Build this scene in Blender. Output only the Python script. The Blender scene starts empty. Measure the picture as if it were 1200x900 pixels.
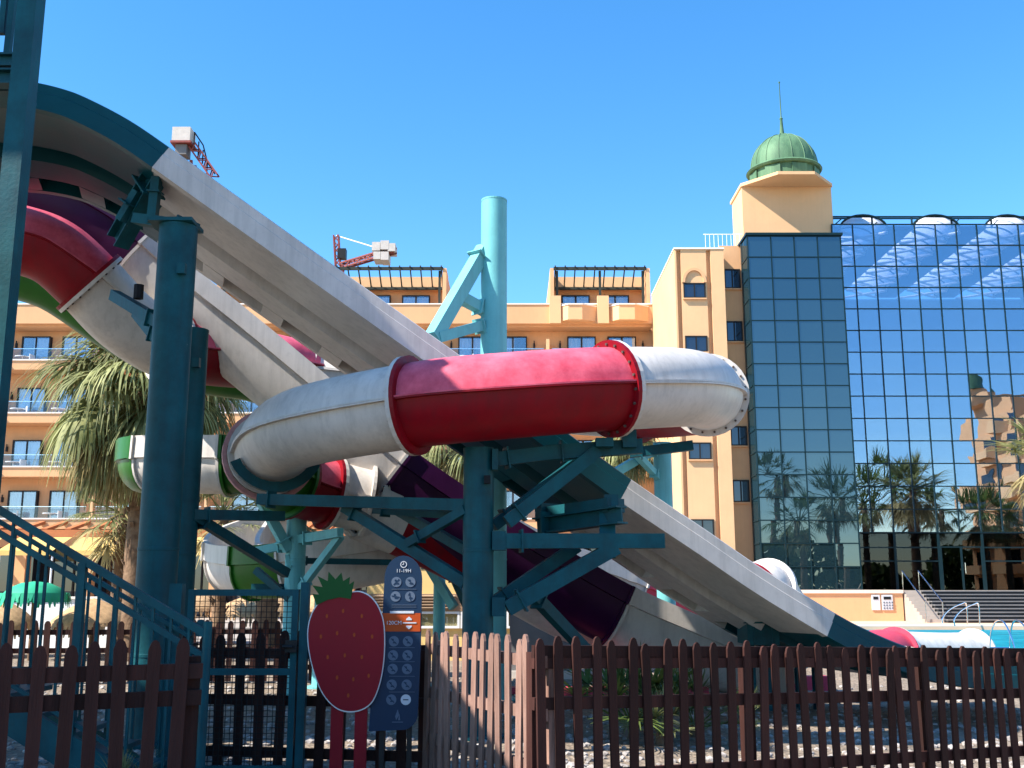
import bpy, bmesh, math, random
from mathutils import Vector, Matrix
R = math.radians
random.seed(7)
sc = bpy.context.scene
col = sc.collection

# ------------------------------------------------------------------ camera, world, sun, exposure
F_PX, PITCH, EYE = 1230.0, math.atan(238 / 1230.0), 1.6
cam_d = bpy.data.cameras.new('camera')
cam_d.sensor_width = 36.0
cam_d.lens = 36.0 * F_PX / 1200.0
cam_d.clip_end = 3000
cam = bpy.data.objects.new('camera', cam_d)
cam.location = (0, 0, EYE)
cam.rotation_euler = (math.pi / 2 + PITCH, 0, 0)
col.objects.link(cam)
sc.camera = cam

SUN = Vector((-1.0, -0.42, 1.12)).normalized()
SUN_EL = math.asin(SUN.z)
world = bpy.data.worlds.new('World')
sc.world = world
world.use_nodes = True
wn = world.node_tree
sky = wn.nodes.new('ShaderNodeTexSky')
sky.sky_type = 'NISHITA'
sky.sun_disc = False
sky.sun_elevation = SUN_EL
sky.sun_rotation = math.atan2(SUN.x, SUN.y)
sky.air_density = 1.0
sky.dust_density = 0.15
sky.ozone_density = 3.0
bg = wn.nodes['Background']
hs = wn.nodes.new('ShaderNodeHueSaturation')
hs.inputs['Saturation'].default_value = 1.3
hs.inputs['Hue'].default_value = 0.498
wn.links.new(sky.outputs[0], hs.inputs['Color'])
wn.links.new(hs.outputs[0], bg.inputs['Color'])
bg.inputs['Strength'].default_value = 0.138

sun_d = bpy.data.lights.new('sun', 'SUN')
sun_d.energy = 5.0
sun_d.angle = R(0.5)
sun_d.color = (1.0, 0.94, 0.85)
sun = bpy.data.objects.new('sun', sun_d)
sun.rotation_euler = SUN.to_track_quat('Z', 'Y').to_euler()
sun.location = (-20, -8, 40)
col.objects.link(sun)

vs = sc.view_settings
vs.view_transform = 'Standard'
vs.look = 'None'
vs.exposure = 1.22
vs.gamma = 1.0
sc.render.engine = 'CYCLES'
sc.cycles.use_denoising = True
sc.cycles.max_bounces = 8
sc.cycles.transparent_max_bounces = 12
sc.cycles.sample_clamp_indirect = 8

# ------------------------------------------------------------------ helpers
CT, ST = math.cos(PITCH), math.sin(PITCH)


def ray(u, v):
    a, b = (u - 600) / F_PX, (450 - v) / F_PX
    return Vector((a, CT - b * ST, ST + b * CT))


def P(u, v, Y):
    """the point of the place seen at (u, v) of the photograph when it stands Y metres ahead"""
    d = ray(u, v)
    return Vector((0, 0, EYE)) + d * (Y / d.y)


def PL(u, v, y0, m):
    """same, on the upright plane Y = y0 + m X"""
    d = ray(u, v)
    t = y0 / (d.y - m * d.x)
    return Vector((0, 0, EYE)) + d * t


def zat(v, Y):
    return P(600, v, Y).z


def xat(u, v, Y):
    return P(u, v, Y).x


def V(*a):
    return Vector(a)


def spline(pts, n=8):
    """Catmull-Rom through pts; returns points and, for each control point, its index"""
    out, idx = [], []
    m = len(pts)
    for i in range(m - 1):
        p0 = pts[max(i - 1, 0)]; p1 = pts[i]; p2 = pts[i + 1]; p3 = pts[min(i + 2, m - 1)]
        if i == 0:
            p0 = p1 * 2 - p2
        if i == m - 2:
            p3 = p2 * 2 - p1
        idx.append(len(out))
        for k in range(n):
            t = k / n
            out.append(0.5 * ((2 * p1) + (p2 - p0) * t + (2 * p0 - 5 * p1 + 4 * p2 - p3) * t * t + (3 * p1 - p0 - 3 * p2 + p3) * t ** 3))
    idx.append(len(out))
    out.append(pts[-1].copy())
    return out, idx


class MB:
    def __init__(s):
        s.v = []; s.f = []; s.sm = []

    def add(s, vs_, fs, smooth=False):
        o = len(s.v)
        s.v += [tuple(x) for x in vs_]
        for f in fs:
            s.f.append([i + o for i in f]); s.sm.append(smooth)
        return s

    def box(s, c, size, M=None):
        x, y, z = size[0] / 2, size[1] / 2, size[2] / 2
        vv = [Vector(p) for p in ((-x, -y, -z), (x, -y, -z), (x, y, -z), (-x, y, -z), (-x, -y, z), (x, -y, z), (x, y, z), (-x, y, z))]
        if M is not None:
            vv = [M @ p for p in vv]
        c = Vector(c)
        return s.add([p + c for p in vv], [(0, 3, 2, 1), (4, 5, 6, 7), (0, 1, 5, 4), (1, 2, 6, 5), (2, 3, 7, 6), (3, 0, 4, 7)])

    def span(s, x0, x1, y0, y1, z0, z1):
        return s.box(((x0 + x1) / 2, (y0 + y1) / 2, (z0 + z1) / 2), (abs(x1 - x0), abs(y1 - y0), abs(z1 - z0)))

    def beam(s, p, q, w, h, ext=0.0):
        p, q = Vector(p), Vector(q)
        T = (q - p).normalized()
        p = p - T * ext; q = q + T * ext
        up = Vector((0, 0, 1)) if abs(T.z) < 0.98 else Vector((0, 1, 0))
        C = up.cross(T).normalized(); N = T.cross(C)
        vv = []
        for b in (p, q):
            for a, c in ((-1, -1), (1, -1), (1, 1), (-1, 1)):
                vv.append(b + C * (a * w / 2) + N * (c * h / 2))
        return s.add(vv, [(0, 3, 2, 1), (4, 5, 6, 7), (0, 1, 5, 4), (1, 2, 6, 5), (2, 3, 7, 6), (3, 0, 4, 7)])

    def ibeam(s, p, q, w, h, t=0.02):
        p, q = Vector(p), Vector(q)
        T = (q - p).normalized()
        up = Vector((0, 0, 1)) if abs(T.z) < 0.98 else Vector((0, 1, 0))
        C = up.cross(T).normalized(); N = T.cross(C)
        a, b = w / 2, h / 2
        prof = [(-a, -b), (a, -b), (a, -b + t), (t / 2, -b + t), (t / 2, b - t), (a, b - t), (a, b), (-a, b), (-a, b - t), (-t / 2, b - t), (-t / 2, -b + t), (-a, -b + t)]
        vv = [p + C * x + N * y for x, y in prof] + [q + C * x + N * y for x, y in prof]
        n = 12
        fs = [(i, (i + 1) % n, n + (i + 1) % n, n + i) for i in range(n)] + [tuple(range(n - 1, -1, -1)), tuple(range(n, 2 * n))]
        return s.add(vv, fs)

    def tube(s, path, r, n=10, cap=True):
        path = [Vector(p) for p in path]
        rs = r if isinstance(r, (list, tuple)) else [r] * len(path)
        T0 = (path[1] - path[0]).normalized()
        ref = Vector((0, 0, 1)) if abs(T0.z) < 0.9 else Vector((1, 0, 0))
        A = ref.cross(T0).normalized()
        vv = []
        for i, p in enumerate(path):
            T = (path[min(i + 1, len(path) - 1)] - path[max(i - 1, 0)]).normalized()
            A = (A - T * A.dot(T)).normalized(); B = T.cross(A)
            for k in range(n):
                a = 2 * math.pi * k / n
                vv.append(p + (A * math.cos(a) + B * math.sin(a)) * rs[i])
        fs = []
        for i in range(len(path) - 1):
            for k in range(n):
                k2 = (k + 1) % n
                fs.append((i * n + k, i * n + k2, (i + 1) * n + k2, (i + 1) * n + k))
        s.add(vv, fs, True)
        if cap:
            m = len(path) - 1
            o = len(s.v) - len(vv)
            s.f.append([o + k for k in range(n - 1, -1, -1)]); s.sm.append(False)
            s.f.append([o + m * n + k for k in range(n)]); s.sm.append(False)
        return s

    def sweep(s, path, prof, smooth=True, cap=True):
        """prof: closed list of (s, t); s across (Z x T), t along the normal"""
        n = len(prof)
        vv = []
        for i, p in enumerate(path):
            C, N, T = frame(path, i)
            vv += [p + C * a + N * b for a, b in prof]
        fs = []
        for i in range(len(path) - 1):
            for k in range(n):
                k2 = (k + 1) % n
                fs.append((i * n + k, i * n + k2, (i + 1) * n + k2, (i + 1) * n + k))
        s.add(vv, fs, smooth)
        if cap:
            o = len(s.v) - len(vv); m = len(path) - 1
            s.f.append([o + k for k in range(n - 1, -1, -1)]); s.sm.append(False)
            s.f.append([o + m * n + k for k in range(n)]); s.sm.append(False)
        return s

    def lathe(s, c, prof, n=24, smooth=True):
        c = Vector(c)
        vv = []
        for r, z in prof:
            for k in range(n):
                a = 2 * math.pi * k / n
                vv.append(c + Vector((r * math.cos(a), r * math.sin(a), z)))
        fs = []
        for i in range(len(prof) - 1):
            for k in range(n):
                k2 = (k + 1) % n
                fs.append((i * n + k, i * n + k2, (i + 1) * n + k2, (i + 1) * n + k))
        return s.add(vv, fs, smooth)

    def prism(s, pts, d):
        """polygon of 3-D points pushed by vector d"""
        d = Vector(d); n = len(pts)
        vv = [Vector(p) for p in pts] + [Vector(p) + d for p in pts]
        fs = [tuple(range(n - 1, -1, -1)), tuple(range(n, 2 * n))] + [(i, (i + 1) % n, n + (i + 1) % n, n + i) for i in range(n)]
        return s.add(vv, fs)

    def mesh(s, name, off=None):
        me = bpy.data.meshes.new(name)
        o = off or Vector((0, 0, 0))
        me.from_pydata([(a[0] - o.x, a[1] - o.y, a[2] - o.z) for a in s.v], [], s.f)
        me.polygons.foreach_set('use_smooth', s.sm)
        bm = bmesh.new(); bm.from_mesh(me)
        bmesh.ops.recalc_face_normals(bm, faces=bm.faces)
        bm.to_mesh(me); bm.free()
        if any(s.sm):
            me.set_sharp_from_angle(angle=R(40))
        me.update()
        return me


def frame(path, i):
    T = (path[min(i + 1, len(path) - 1)] - path[max(i - 1, 0)]).normalized()
    C = Vector((0, 0, 1)).cross(T).normalized()
    return C, T.cross(C), T


ROOT = {}


def thing(name, label, cat, loc=(0, 0, 0), group=None, rz=0):
    o = bpy.data.objects.new(name, None)
    o.empty_display_size = 0.2
    o.location = loc
    o.rotation_euler = (0, 0, rz)
    col.objects.link(o)
    tag(o, label, cat, group)
    ROOT[o.name] = Vector(loc)
    return o


def tag(o, label, cat, group=None, kind=None):
    if label: o['label'] = label
    if cat: o['category'] = cat
    if group: o['group'] = group
    if kind: o['kind'] = kind
    return o


def part(name, mb, mat, parent=None, label=None, bevel=0):
    off = ROOT.get(parent.name, Vector((0, 0, 0))) if parent else Vector((0, 0, 0))
    me = mb.mesh(name, off)
    o = bpy.data.objects.new(name, me)
    me.materials.append(M[mat])
    col.objects.link(o)
    if parent:
        o.parent = parent
        ROOT[o.name] = off
    if label: o['label'] = label
    if bevel:
        b = o.modifiers.new('b', 'BEVEL'); b.width = bevel; b.segments = 2; b.limit_method = 'ANGLE'
    return o


def inst(name, me, parent, loc, rot=(0, 0, 0), scale=(1, 1, 1)):
    """a piece that shares mesh data; loc in world coordinates"""
    o = bpy.data.objects.new(name, me)
    o.parent = parent
    o.location = Vector(loc) - ROOT[parent.name]
    o.rotation_euler = rot
    o.scale = scale
    col.objects.link(o)
    ROOT[o.name] = Vector(loc)
    return o


def struct(name, mb, mat):
    o = part(name, mb, mat)
    o['kind'] = 'structure'
    return o


# ------------------------------------------------------------------ materials
M = {}


def mat(name, c, rough=0.6, var=0.12, scale=3.0, bump=0.0, bscale=40.0, metal=0.0, coat=0.0, streak=False, spec=0.2, c2=None, stain=0.0, drip=0.0, vary=0.0, rust=None):
    m = bpy.data.materials.new(name)
    m.use_nodes = True
    nt = m.node_tree; N = nt.nodes; L = nt.links
    b = N['Principled BSDF']
    tc = N.new('ShaderNodeTexCoord')
    mp = N.new('ShaderNodeMapping')
    L.new(tc.outputs['Object'], mp.inputs[0])
    if streak:
        mp.inputs['Scale'].default_value = (1, 1, 0.12)
    n1 = N.new('ShaderNodeTexNoise'); n1.inputs['Scale'].default_value = scale; n1.inputs['Detail'].default_value = 8; n1.inputs['Roughness'].default_value = 0.65
    L.new(mp.outputs[0], n1.inputs['Vector'])
    rp = N.new('ShaderNodeValToRGB')
    rp.color_ramp.elements[0].position = 0.3; rp.color_ramp.elements[1].position = 0.72
    lo = [x * (1 - var) for x in c]; hi = [min(1, x * (1 + var * 0.7)) for x in (c2 or c)]
    rp.color_ramp.elements[0].color = (*lo, 1); rp.color_ramp.elements[1].color = (*hi, 1)
    L.new(n1.outputs['Fac'], rp.inputs[0])
    out = rp.outputs[0]
    if stain:
        n3 = N.new('ShaderNodeTexNoise'); n3.inputs['Scale'].default_value = scale * 3.1; n3.inputs['Detail'].default_value = 10; n3.inputs['Roughness'].default_value = 0.75
        L.new(tc.outputs['Object'], n3.inputs['Vector'])
        r3 = N.new('ShaderNodeValToRGB')
        r3.color_ramp.elements[0].position = 0.55; r3.color_ramp.elements[1].position = 0.8
        r3.color_ramp.elements[0].color = (0, 0, 0, 1); r3.color_ramp.elements[1].color = (stain, stain, stain, 1)
        L.new(n3.outputs['Fac'], r3.inputs[0])
        mx = N.new('ShaderNodeMixRGB'); mx.inputs[2].default_value = (*[x * 0.35 + 0.02 for x in c], 1)
        L.new(r3.outputs[0], mx.inputs[0]); L.new(out, mx.inputs[1])
        out = mx.outputs[0]
    if drip:
        md = N.new('ShaderNodeMapping'); md.inputs['Scale'].default_value = (5, 5, 0.28)
        L.new(tc.outputs['Object'], md.inputs[0])
        nd = N.new('ShaderNodeTexNoise'); nd.inputs['Scale'].default_value = 1.6; nd.inputs['Detail'].default_value = 7; nd.inputs['Roughness'].default_value = 0.7
        L.new(md.outputs[0], nd.inputs['Vector'])
        rd = N.new('ShaderNodeValToRGB')
        rd.color_ramp.elements[0].position = 0.46; rd.color_ramp.elements[1].position = 0.74
        rd.color_ramp.elements[0].color = (0, 0, 0, 1); rd.color_ramp.elements[1].color = (drip, drip, drip, 1)
        L.new(nd.outputs['Fac'], rd.inputs[0])
        mx = N.new('ShaderNodeMixRGB'); mx.inputs[2].default_value = (*[x * 0.42 + 0.012 for x in c], 1)
        L.new(rd.outputs[0], mx.inputs[0]); L.new(out, mx.inputs[1])
        out = mx.outputs[0]
    if rust:
        nr = N.new('ShaderNodeTexNoise'); nr.inputs['Scale'].default_value = 9.0; nr.inputs['Detail'].default_value = 12; nr.inputs['Roughness'].default_value = 0.8
        L.new(tc.outputs['Object'], nr.inputs['Vector'])
        r4 = N.new('ShaderNodeValToRGB')
        r4.color_ramp.elements[0].position = 0.655; r4.color_ramp.elements[1].position = 0.70
        r4.color_ramp.elements[0].color = (0, 0, 0, 1); r4.color_ramp.elements[1].color = (0.8, 0.8, 0.8, 1)
        L.new(nr.outputs['Fac'], r4.inputs[0])
        mx = N.new('ShaderNodeMixRGB'); mx.inputs[2].default_value = (*rust, 1)
        L.new(r4.outputs[0], mx.inputs[0]); L.new(out, mx.inputs[1])
        out = mx.outputs[0]
    if vary:
        oi = N.new('ShaderNodeObjectInfo')
        mr = N.new('ShaderNodeMapRange'); mr.inputs[3].default_value = 1 - vary; mr.inputs[4].default_value = 1 + vary
        L.new(oi.outputs['Random'], mr.inputs[0])
        hv = N.new('ShaderNodeHueSaturation')
        L.new(mr.outputs[0], hv.inputs['Value']); L.new(out, hv.inputs['Color'])
        out = hv.outputs[0]
    L.new(out, b.inputs['Base Color'])
    rr = N.new('ShaderNodeMapRange')
    rr.inputs[3].default_value = max(0.02, rough - 0.1); rr.inputs[4].default_value = min(1, rough + 0.12)
    L.new(n1.outputs['Fac'], rr.inputs[0]); L.new(rr.outputs[0], b.inputs['Roughness'])
    b.inputs['Metallic'].default_value = metal
    b.inputs['Coat Weight'].default_value = coat
    b.inputs['Specular IOR Level'].default_value = spec
    if bump:
        n2 = N.new('ShaderNodeTexNoise'); n2.inputs['Scale'].default_value = bscale; n2.inputs['Detail'].default_value = 6
        L.new(mp.outputs[0], n2.inputs['Vector'])
        bp = N.new('ShaderNodeBump'); bp.inputs['Strength'].default_value = bump; bp.inputs['Distance'].default_value = 0.02
        L.new(n2.outputs['Fac'], bp.inputs['Height']); L.new(bp.outputs[0], b.inputs['Normal'])
    M[name] = m
    return m


mat('teal', (0.002, 0.055, 0.070), 0.5, 0.25, 2.5, 0.12, 30, stain=0.5, c2=(0.005, 0.085, 0.10), drip=.5, rust=(.22, .25, .24))  # teal paint darkened to its tone in shade
mat('teal_sunlit', (0.16, 0.47, 0.47), 0.5, 0.12, 2.0, 0.08, 30, stain=0.25, drip=.35)  # same teal paint, lightened so its colour carries the sunlight
mat('teal_slide', (0.002, 0.062, 0.078), 0.35, 0.2, 2.0, 0.06, 20, stain=0.3)
mat('white_gel', (0.61, 0.56, 0.51), 0.38, 0.14, 1.6, 0.05, 18, stain=0.35, drip=.42)
mat('red_upper', (0.62, 0.06, 0.105), 0.5, 0.25, 2.5, 0.08, 18, stain=0.35, drip=.3, c2=(.68, .13, .18))  # paler pinkish red, used on upper half shells only
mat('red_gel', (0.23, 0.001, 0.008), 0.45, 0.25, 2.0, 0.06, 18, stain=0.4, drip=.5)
mat('pink_gel', (0.55, 0.06, 0.10), 0.5, 0.18, 2.0, 0.05, 18, stain=0.3)
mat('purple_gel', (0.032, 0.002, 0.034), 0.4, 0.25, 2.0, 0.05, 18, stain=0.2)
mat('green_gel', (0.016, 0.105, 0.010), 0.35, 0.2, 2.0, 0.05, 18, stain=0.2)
mat('flange', (0.55, 0.27, 0.26), 0.7, 0.3, 6.0, 0.1, 40, stain=0.6)
mat('bolt', (0.10, 0.07, 0.06), 0.6, 0.3, 9)
mat('rubber', (0.012, 0.012, 0.013), 0.7, 0.2)
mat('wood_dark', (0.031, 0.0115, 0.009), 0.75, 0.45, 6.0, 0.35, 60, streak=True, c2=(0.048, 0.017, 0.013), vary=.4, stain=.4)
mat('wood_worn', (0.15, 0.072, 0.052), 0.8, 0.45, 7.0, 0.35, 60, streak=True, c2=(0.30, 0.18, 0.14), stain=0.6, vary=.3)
mat('stucco', (0.68, 0.38, 0.195), 0.85, 0.10, 0.35, 0.15, 30, stain=0.16, drip=.1)
mat('stucco_pale', (0.72, 0.435, 0.23), 0.85, 0.09, 0.35, 0.1, 30, stain=0.14, drip=.08)
mat('cornice', (0.80, 0.74, 0.66), 0.7, 0.08, 1.0)
mat('frame_dark', (0.02, 0.018, 0.018), 0.45, 0.2, 2)
mat('curtain', (0.62, 0.64, 0.66), 0.9, 0.1, 6, streak=True)
mat('room_dark', (0.035, 0.035, 0.04), 0.9, 0.3, 1)
mat('pergola', (0.03, 0.035, 0.028), 0.6, 0.2, 3)
mat('terracotta', (0.42, 0.15, 0.06), 0.8, 0.15, 2)
mat('awning', (0.85, 0.58, 0.20), 0.85, 0.08, 2)
mat('copper_green', (0.06, 0.145, 0.08), 0.6, 0.3, 1.2, 0.1, 20, streak=True, c2=(0.115, 0.215, 0.115), drip=.45)
mat('mullion', (0.006, 0.022, 0.028), 0.35, 0.15, 2)
mat('black_step', (0.035, 0.037, 0.04), 0.6, 0.3, 2, 0.1, 20)
mat('deck', (0.66, 0.44, 0.29), 0.8, 0.12, 0.8, 0.1, 25)
mat('coping', (0.72, 0.60, 0.50), 0.7, 0.1, 1)
mat('chrome', (0.75, 0.76, 0.78), 0.15, 0.05, 2, metal=1.0)
mat('white_paint', (0.80, 0.79, 0.77), 0.6, 0.06, 1.5)
mat('grey_panel', (0.17, 0.165, 0.165), 0.7, 0.15, 1.5, stain=0.2)
mat('kiosk', (0.80, 0.55, 0.22), 0.85, 0.06, 1, 0.1, 25)
mat('louvre', (0.33, 0.22, 0.14), 0.7, 0.15, 3)
mat('thatch', (0.47, 0.30, 0.16), 0.95, 0.35, 9, 0.5, 60)
mat('leaf', (0.14, 0.18, 0.05), 0.6, 0.4, 2.0, c2=(0.33, 0.33, 0.15), vary=.35)
mat('leaf_dry', (0.33, 0.26, 0.11), 0.7, 0.35, 2.0, c2=(0.42, 0.35, 0.17), vary=.3)
mat('leaf_deep', (0.055, 0.10, 0.025), 0.5, 0.4, 2.0, c2=(0.12, 0.16, 0.04), vary=.3)
mat('trunk', (0.15, 0.085, 0.05), 0.95, 0.4, 5.0, 0.8, 18, c2=(0.22, 0.14, 0.085))
mat('crane_red', (0.24, 0.06, 0.05), 0.6, 0.2, 2)
mat('concrete', (0.55, 0.50, 0.45), 0.9, 0.15, 2, 0.1, 10)
mat('sign_blue', (0.010, 0.028, 0.062), 0.45, 0.06, 2)
mat('sign_orange', (0.42, 0.06, 0.008), 0.5, 0.06, 2)
mat('sign_white', (0.55, 0.55, 0.57), 0.55, 0.05, 2)
mat('sign_grey', (0.10, 0.13, 0.18), 0.55, 0.05, 2)
mat('sign_red', (0.25, 0.003, 0.012), 0.45, 0.10, 2)
mat('sign_leaf', (0.006, 0.075, 0.012), 0.5, 0.08, 2)
mat('sign_edge', (0.75, 0.74, 0.72), 0.5, 0.05, 2)
mat('plastic_white', (0.8, 0.8, 0.8), 0.4, 0.04, 2)
mat('parasol_green', (0.03, 0.36, 0.20), 0.6, 0.2, 3)
mat('terrace_stone', (0.40, 0.34, 0.29), 0.8, 0.15, 1, 0.1, 20)
mat('paving', (0.33, 0.29, 0.25), 0.85, 0.12, 0.7, 0.1, 20)
mat('stone', (0.20, 0.175, 0.155), 0.9, 0.4, 8.0, 0.2, 40, c2=(0.42, 0.38, 0.35))


def ground_mat():
    m = bpy.data.materials.new('gravel'); m.use_nodes = True
    nt = m.node_tree; N = nt.nodes; L = nt.links; b = N['Principled BSDF']
    tc = N.new('ShaderNodeTexCoord')
    vo = N.new('ShaderNodeTexVoronoi'); vo.inputs['Scale'].default_value = 22
    no = N.new('ShaderNodeTexNoise'); no.inputs['Scale'].default_value = 0.9; no.inputs['Detail'].default_value = 9
    L.new(tc.outputs['Object'], vo.inputs['Vector']); L.new(tc.outputs['Object'], no.inputs['Vector'])
    r1 = N.new('ShaderNodeValToRGB')
    r1.color_ramp.elements[0].color = (0.13, 0.10, 0.07, 1); r1.color_ramp.elements[1].color = (0.36, 0.29, 0.22, 1)
    L.new(vo.outputs['Color'], r1.inputs[0])
    r2 = N.new('ShaderNodeValToRGB')
    r2.color_ramp.elements[0].position = 0.3; r2.color_ramp.elements[1].position = 0.7
    r2.color_ramp.elements[0].color = (0.72, 0.70, 0.68, 1); r2.color_ramp.elements[1].color = (1, 0.97, 0.94, 1)
    L.new(no.outputs['Fac'], r2.inputs[0])
    mx = N.new('ShaderNodeMixRGB'); mx.blend_type = 'MULTIPLY'; mx.inputs[0].default_value = 1
    L.new(r1.outputs[0], mx.inputs[1]); L.new(r2.outputs[0], mx.inputs[2]); L.new(mx.outputs[0], b.inputs['Base Color'])
    b.inputs['Roughness'].default_value = 0.9
    bp = N.new('ShaderNodeBump'); bp.inputs['Strength'].default_value = 0.7; bp.inputs['Distance'].default_value = 0.03
    L.new(vo.outputs['Distance'], bp.inputs['Height']); L.new(bp.outputs[0], b.inputs['Normal'])
    M['gravel'] = m


ground_mat()


def glass_mat(name, tint, refl, fac, rough=0.0, dark=None, wob=0.0):
    """coated glazing: part mirror, part see-through (or a dark opaque back coating)"""
    m = bpy.data.materials.new(name); m.use_nodes = True
    nt = m.node_tree; N = nt.nodes; L = nt.links
    N.remove(N['Principled BSDF'])
    o = N['Material Output']
    g = N.new('ShaderNodeBsdfGlossy'); g.inputs['Color'].default_value = (*refl, 1); g.inputs['Roughness'].default_value = rough
    if dark:
        t = N.new('ShaderNodeBsdfDiffuse'); t.inputs['Color'].default_value = (*dark, 1)
    else:
        t = N.new('ShaderNodeBsdfTransparent'); t.inputs['Color'].default_value = (*tint, 1)
    mx = N.new('ShaderNodeMixShader'); mx.inputs[0].default_value = fac
    L.new(t.outputs[0], mx.inputs[1]); L.new(g.outputs[0], mx.inputs[2]); L.new(mx.outputs[0], o.inputs[0])
    if wob:
        tc = N.new('ShaderNodeTexCoord'); n = N.new('ShaderNodeTexNoise'); n.inputs['Scale'].default_value = 0.9; n.inputs['Detail'].default_value = 1
        L.new(tc.outputs['Object'], n.inputs['Vector'])
        bp = N.new('ShaderNodeBump'); bp.inputs['Strength'].default_value = wob; bp.inputs['Distance'].default_value = 0.02
        L.new(n.outputs['Fac'], bp.inputs['Height']); L.new(bp.outputs[0], g.inputs['Normal'])
    M[name] = m


glass_mat('glass_blue', (0.82, 0.86, 0.94), (0.54, 0.64, 0.76), 0.46, wob=0.16)
glass_mat('glass_teal', (0.1, 0.2, 0.25), (0.36, 0.46, 0.52), 0.30, dark=(0.012, 0.03, 0.038), wob=0.12)
glass_mat('glass_entry', (0.30, 0.33, 0.36), (0.5, 0.55, 0.6), 0.08)
glass_mat('glass_door', (0.82, 0.87, 0.92), (0.8, 0.88, 1.0), 0.16)
glass_mat('glass_rail', (0.88, 0.90, 0.92), (0.9, 0.95, 1.0), 0.035)
glass_mat('glass_tower', (0.1, 0.1, 0.1), (0.6, 0.7, 0.85), 0.12, dark=(0.012, 0.014, 0.02))


def misc_mats():
    # translucent vault sheet
    m = bpy.data.materials.new('vault'); m.use_nodes = True
    N = m.node_tree.nodes; L = m.node_tree.links
    t = N.new('ShaderNodeBsdfTranslucent'); t.inputs['Color'].default_value = (0.85, 0.85, 0.88, 1)
    d = N.new('ShaderNodeBsdfDiffuse'); d.inputs['Color'].default_value = (0.7, 0.7, 0.7, 1)
    mx = N.new('ShaderNodeMixShader'); mx.inputs[0].default_value = 0.75
    L.new(d.outputs[0], mx.inputs[1]); L.new(t.outputs[0], mx.inputs[2]); L.new(mx.outputs[0], N['Material Output'].inputs[0])
    M['vault'] = m
    m = bpy.data.materials.new('water'); m.use_nodes = True
    N = m.node_tree.nodes; L = m.node_tree.links
    N.remove(N['Principled BSDF'])
    tc = N.new('ShaderNodeTexCoord'); n = N.new('ShaderNodeTexNoise'); n.inputs['Scale'].default_value = 1.8; n.inputs['Detail'].default_value = 6
    mp = N.new('ShaderNodeMapping'); mp.inputs['Scale'].default_value = (0.45, 1.6, 1)
    L.new(tc.outputs['Object'], mp.inputs[0]); L.new(mp.outputs[0], n.inputs['Vector'])
    rp = N.new('ShaderNodeValToRGB')
    rp.color_ramp.elements[0].position = .35; rp.color_ramp.elements[1].position = .68
    rp.color_ramp.elements[0].color = (0.0, 0.12, 0.18, 1); rp.color_ramp.elements[1].color = (0.01, 0.27, 0.35, 1)
    L.new(n.outputs['Fac'], rp.inputs[0])
    d = N.new('ShaderNodeBsdfDiffuse'); L.new(rp.outputs[0], d.inputs['Color'])
    g = N.new('ShaderNodeBsdfGlossy'); g.inputs['Roughness'].default_value = .08
    bp = N.new('ShaderNodeBump'); bp.inputs['Strength'].default_value = 0.5; bp.inputs['Distance'].default_value = 0.12
    L.new(n.outputs['Fac'], bp.inputs['Height']); L.new(bp.outputs[0], g.inputs['Normal'])
    mx = N.new('ShaderNodeMixShader'); mx.inputs[0].default_value = 0.14
    L.new(d.outputs[0], mx.inputs[1]); L.new(g.outputs[0], mx.inputs[2]); L.new(mx.outputs[0], N['Material Output'].inputs[0])
    M['water'] = m
    for k in ('leaf', 'leaf_dry', 'leaf_deep', 'awning'):
        m = M[k]; N = m.node_tree.nodes; L = m.node_tree.links
        b = N['Principled BSDF']; src = b.inputs['Base Color'].links[0].from_socket
        t = N.new('ShaderNodeBsdfTranslucent'); L.new(src, t.inputs['Color'])
        mx = N.new('ShaderNodeMixShader'); mx.inputs[0].default_value = 0.35
        L.new(b.outputs[0], mx.inputs[1]); L.new(t.outputs[0], mx.inputs[2]); L.new(mx.outputs[0], N['Material Output'].inputs[0])


misc_mats()

# ------------------------------------------------------------------ setting: ground, paving, deck, pool


def gz(x, y):
    """ground height: level round the stairs, falling a little towards the pool side"""
    t = max(0.0, min(1.0, (x - 0.2) / 6.0)) * max(0.0, min(1.0, (24 - y) / 6.0)) * max(0.0, min(1.0, (y + 6) / 8.0))
    return -0.28 * t


def ground():
    xs = [-900, -200, -60, -30] + [-15 + i for i in range(0, 31)] + [22, 34, 60, 200, 900]
    ys = [-300, -90, -30, -12] + [-6 + i for i in range(0, 37)] + [40, 60, 90, 200, 1500]
    vv = [(x, y, gz(x, y)) for y in ys for x in xs]
    n = len(xs)
    fs = [(j * n + i, j * n + i + 1, (j + 1) * n + i + 1, (j + 1) * n + i) for j in range(len(ys) - 1) for i in range(n - 1)]
    struct('ground', MB().add(vv, fs), 'gravel')


ground()
struct('plaza_paving', MB().span(-60, 4.0, 29.0, 58.0, -0.1, 0.006), 'paving')
# pool deck: a slab with a hole for the pool
DZ = 0.14
PX0, PX1, PY0, PY1 = 9.6, 44.0, 22.4, 40.6
dk = MB()
dk.span(8.6, 70, 21.4, PY0, -0.6, DZ).span(8.6, 70, PY1, 47.4, -0.6, DZ).span(8.6, PX0, PY0, PY1, -0.6, DZ).span(PX1, 70, PY0, PY1, -0.6, DZ)
struct('pool_deck', dk, 'deck')
cp = MB()
for a in ((PX0 - .3, PX1 + .3, PY0 - .3, PY0), (PX0 - .3, PX1 + .3, PY1, PY1 + .3), (PX0 - .3, PX0, PY0, PY1), (PX1, PX1 + .3, PY0, PY1)):
    cp.span(a[0], a[1], a[2], a[3], DZ + .003, DZ + .05)
struct('pool_coping', cp, 'coping')
struct('pool_water', MB().span(PX0, PX1, PY0, PY1, -0.5, 0.02), 'water')
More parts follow.
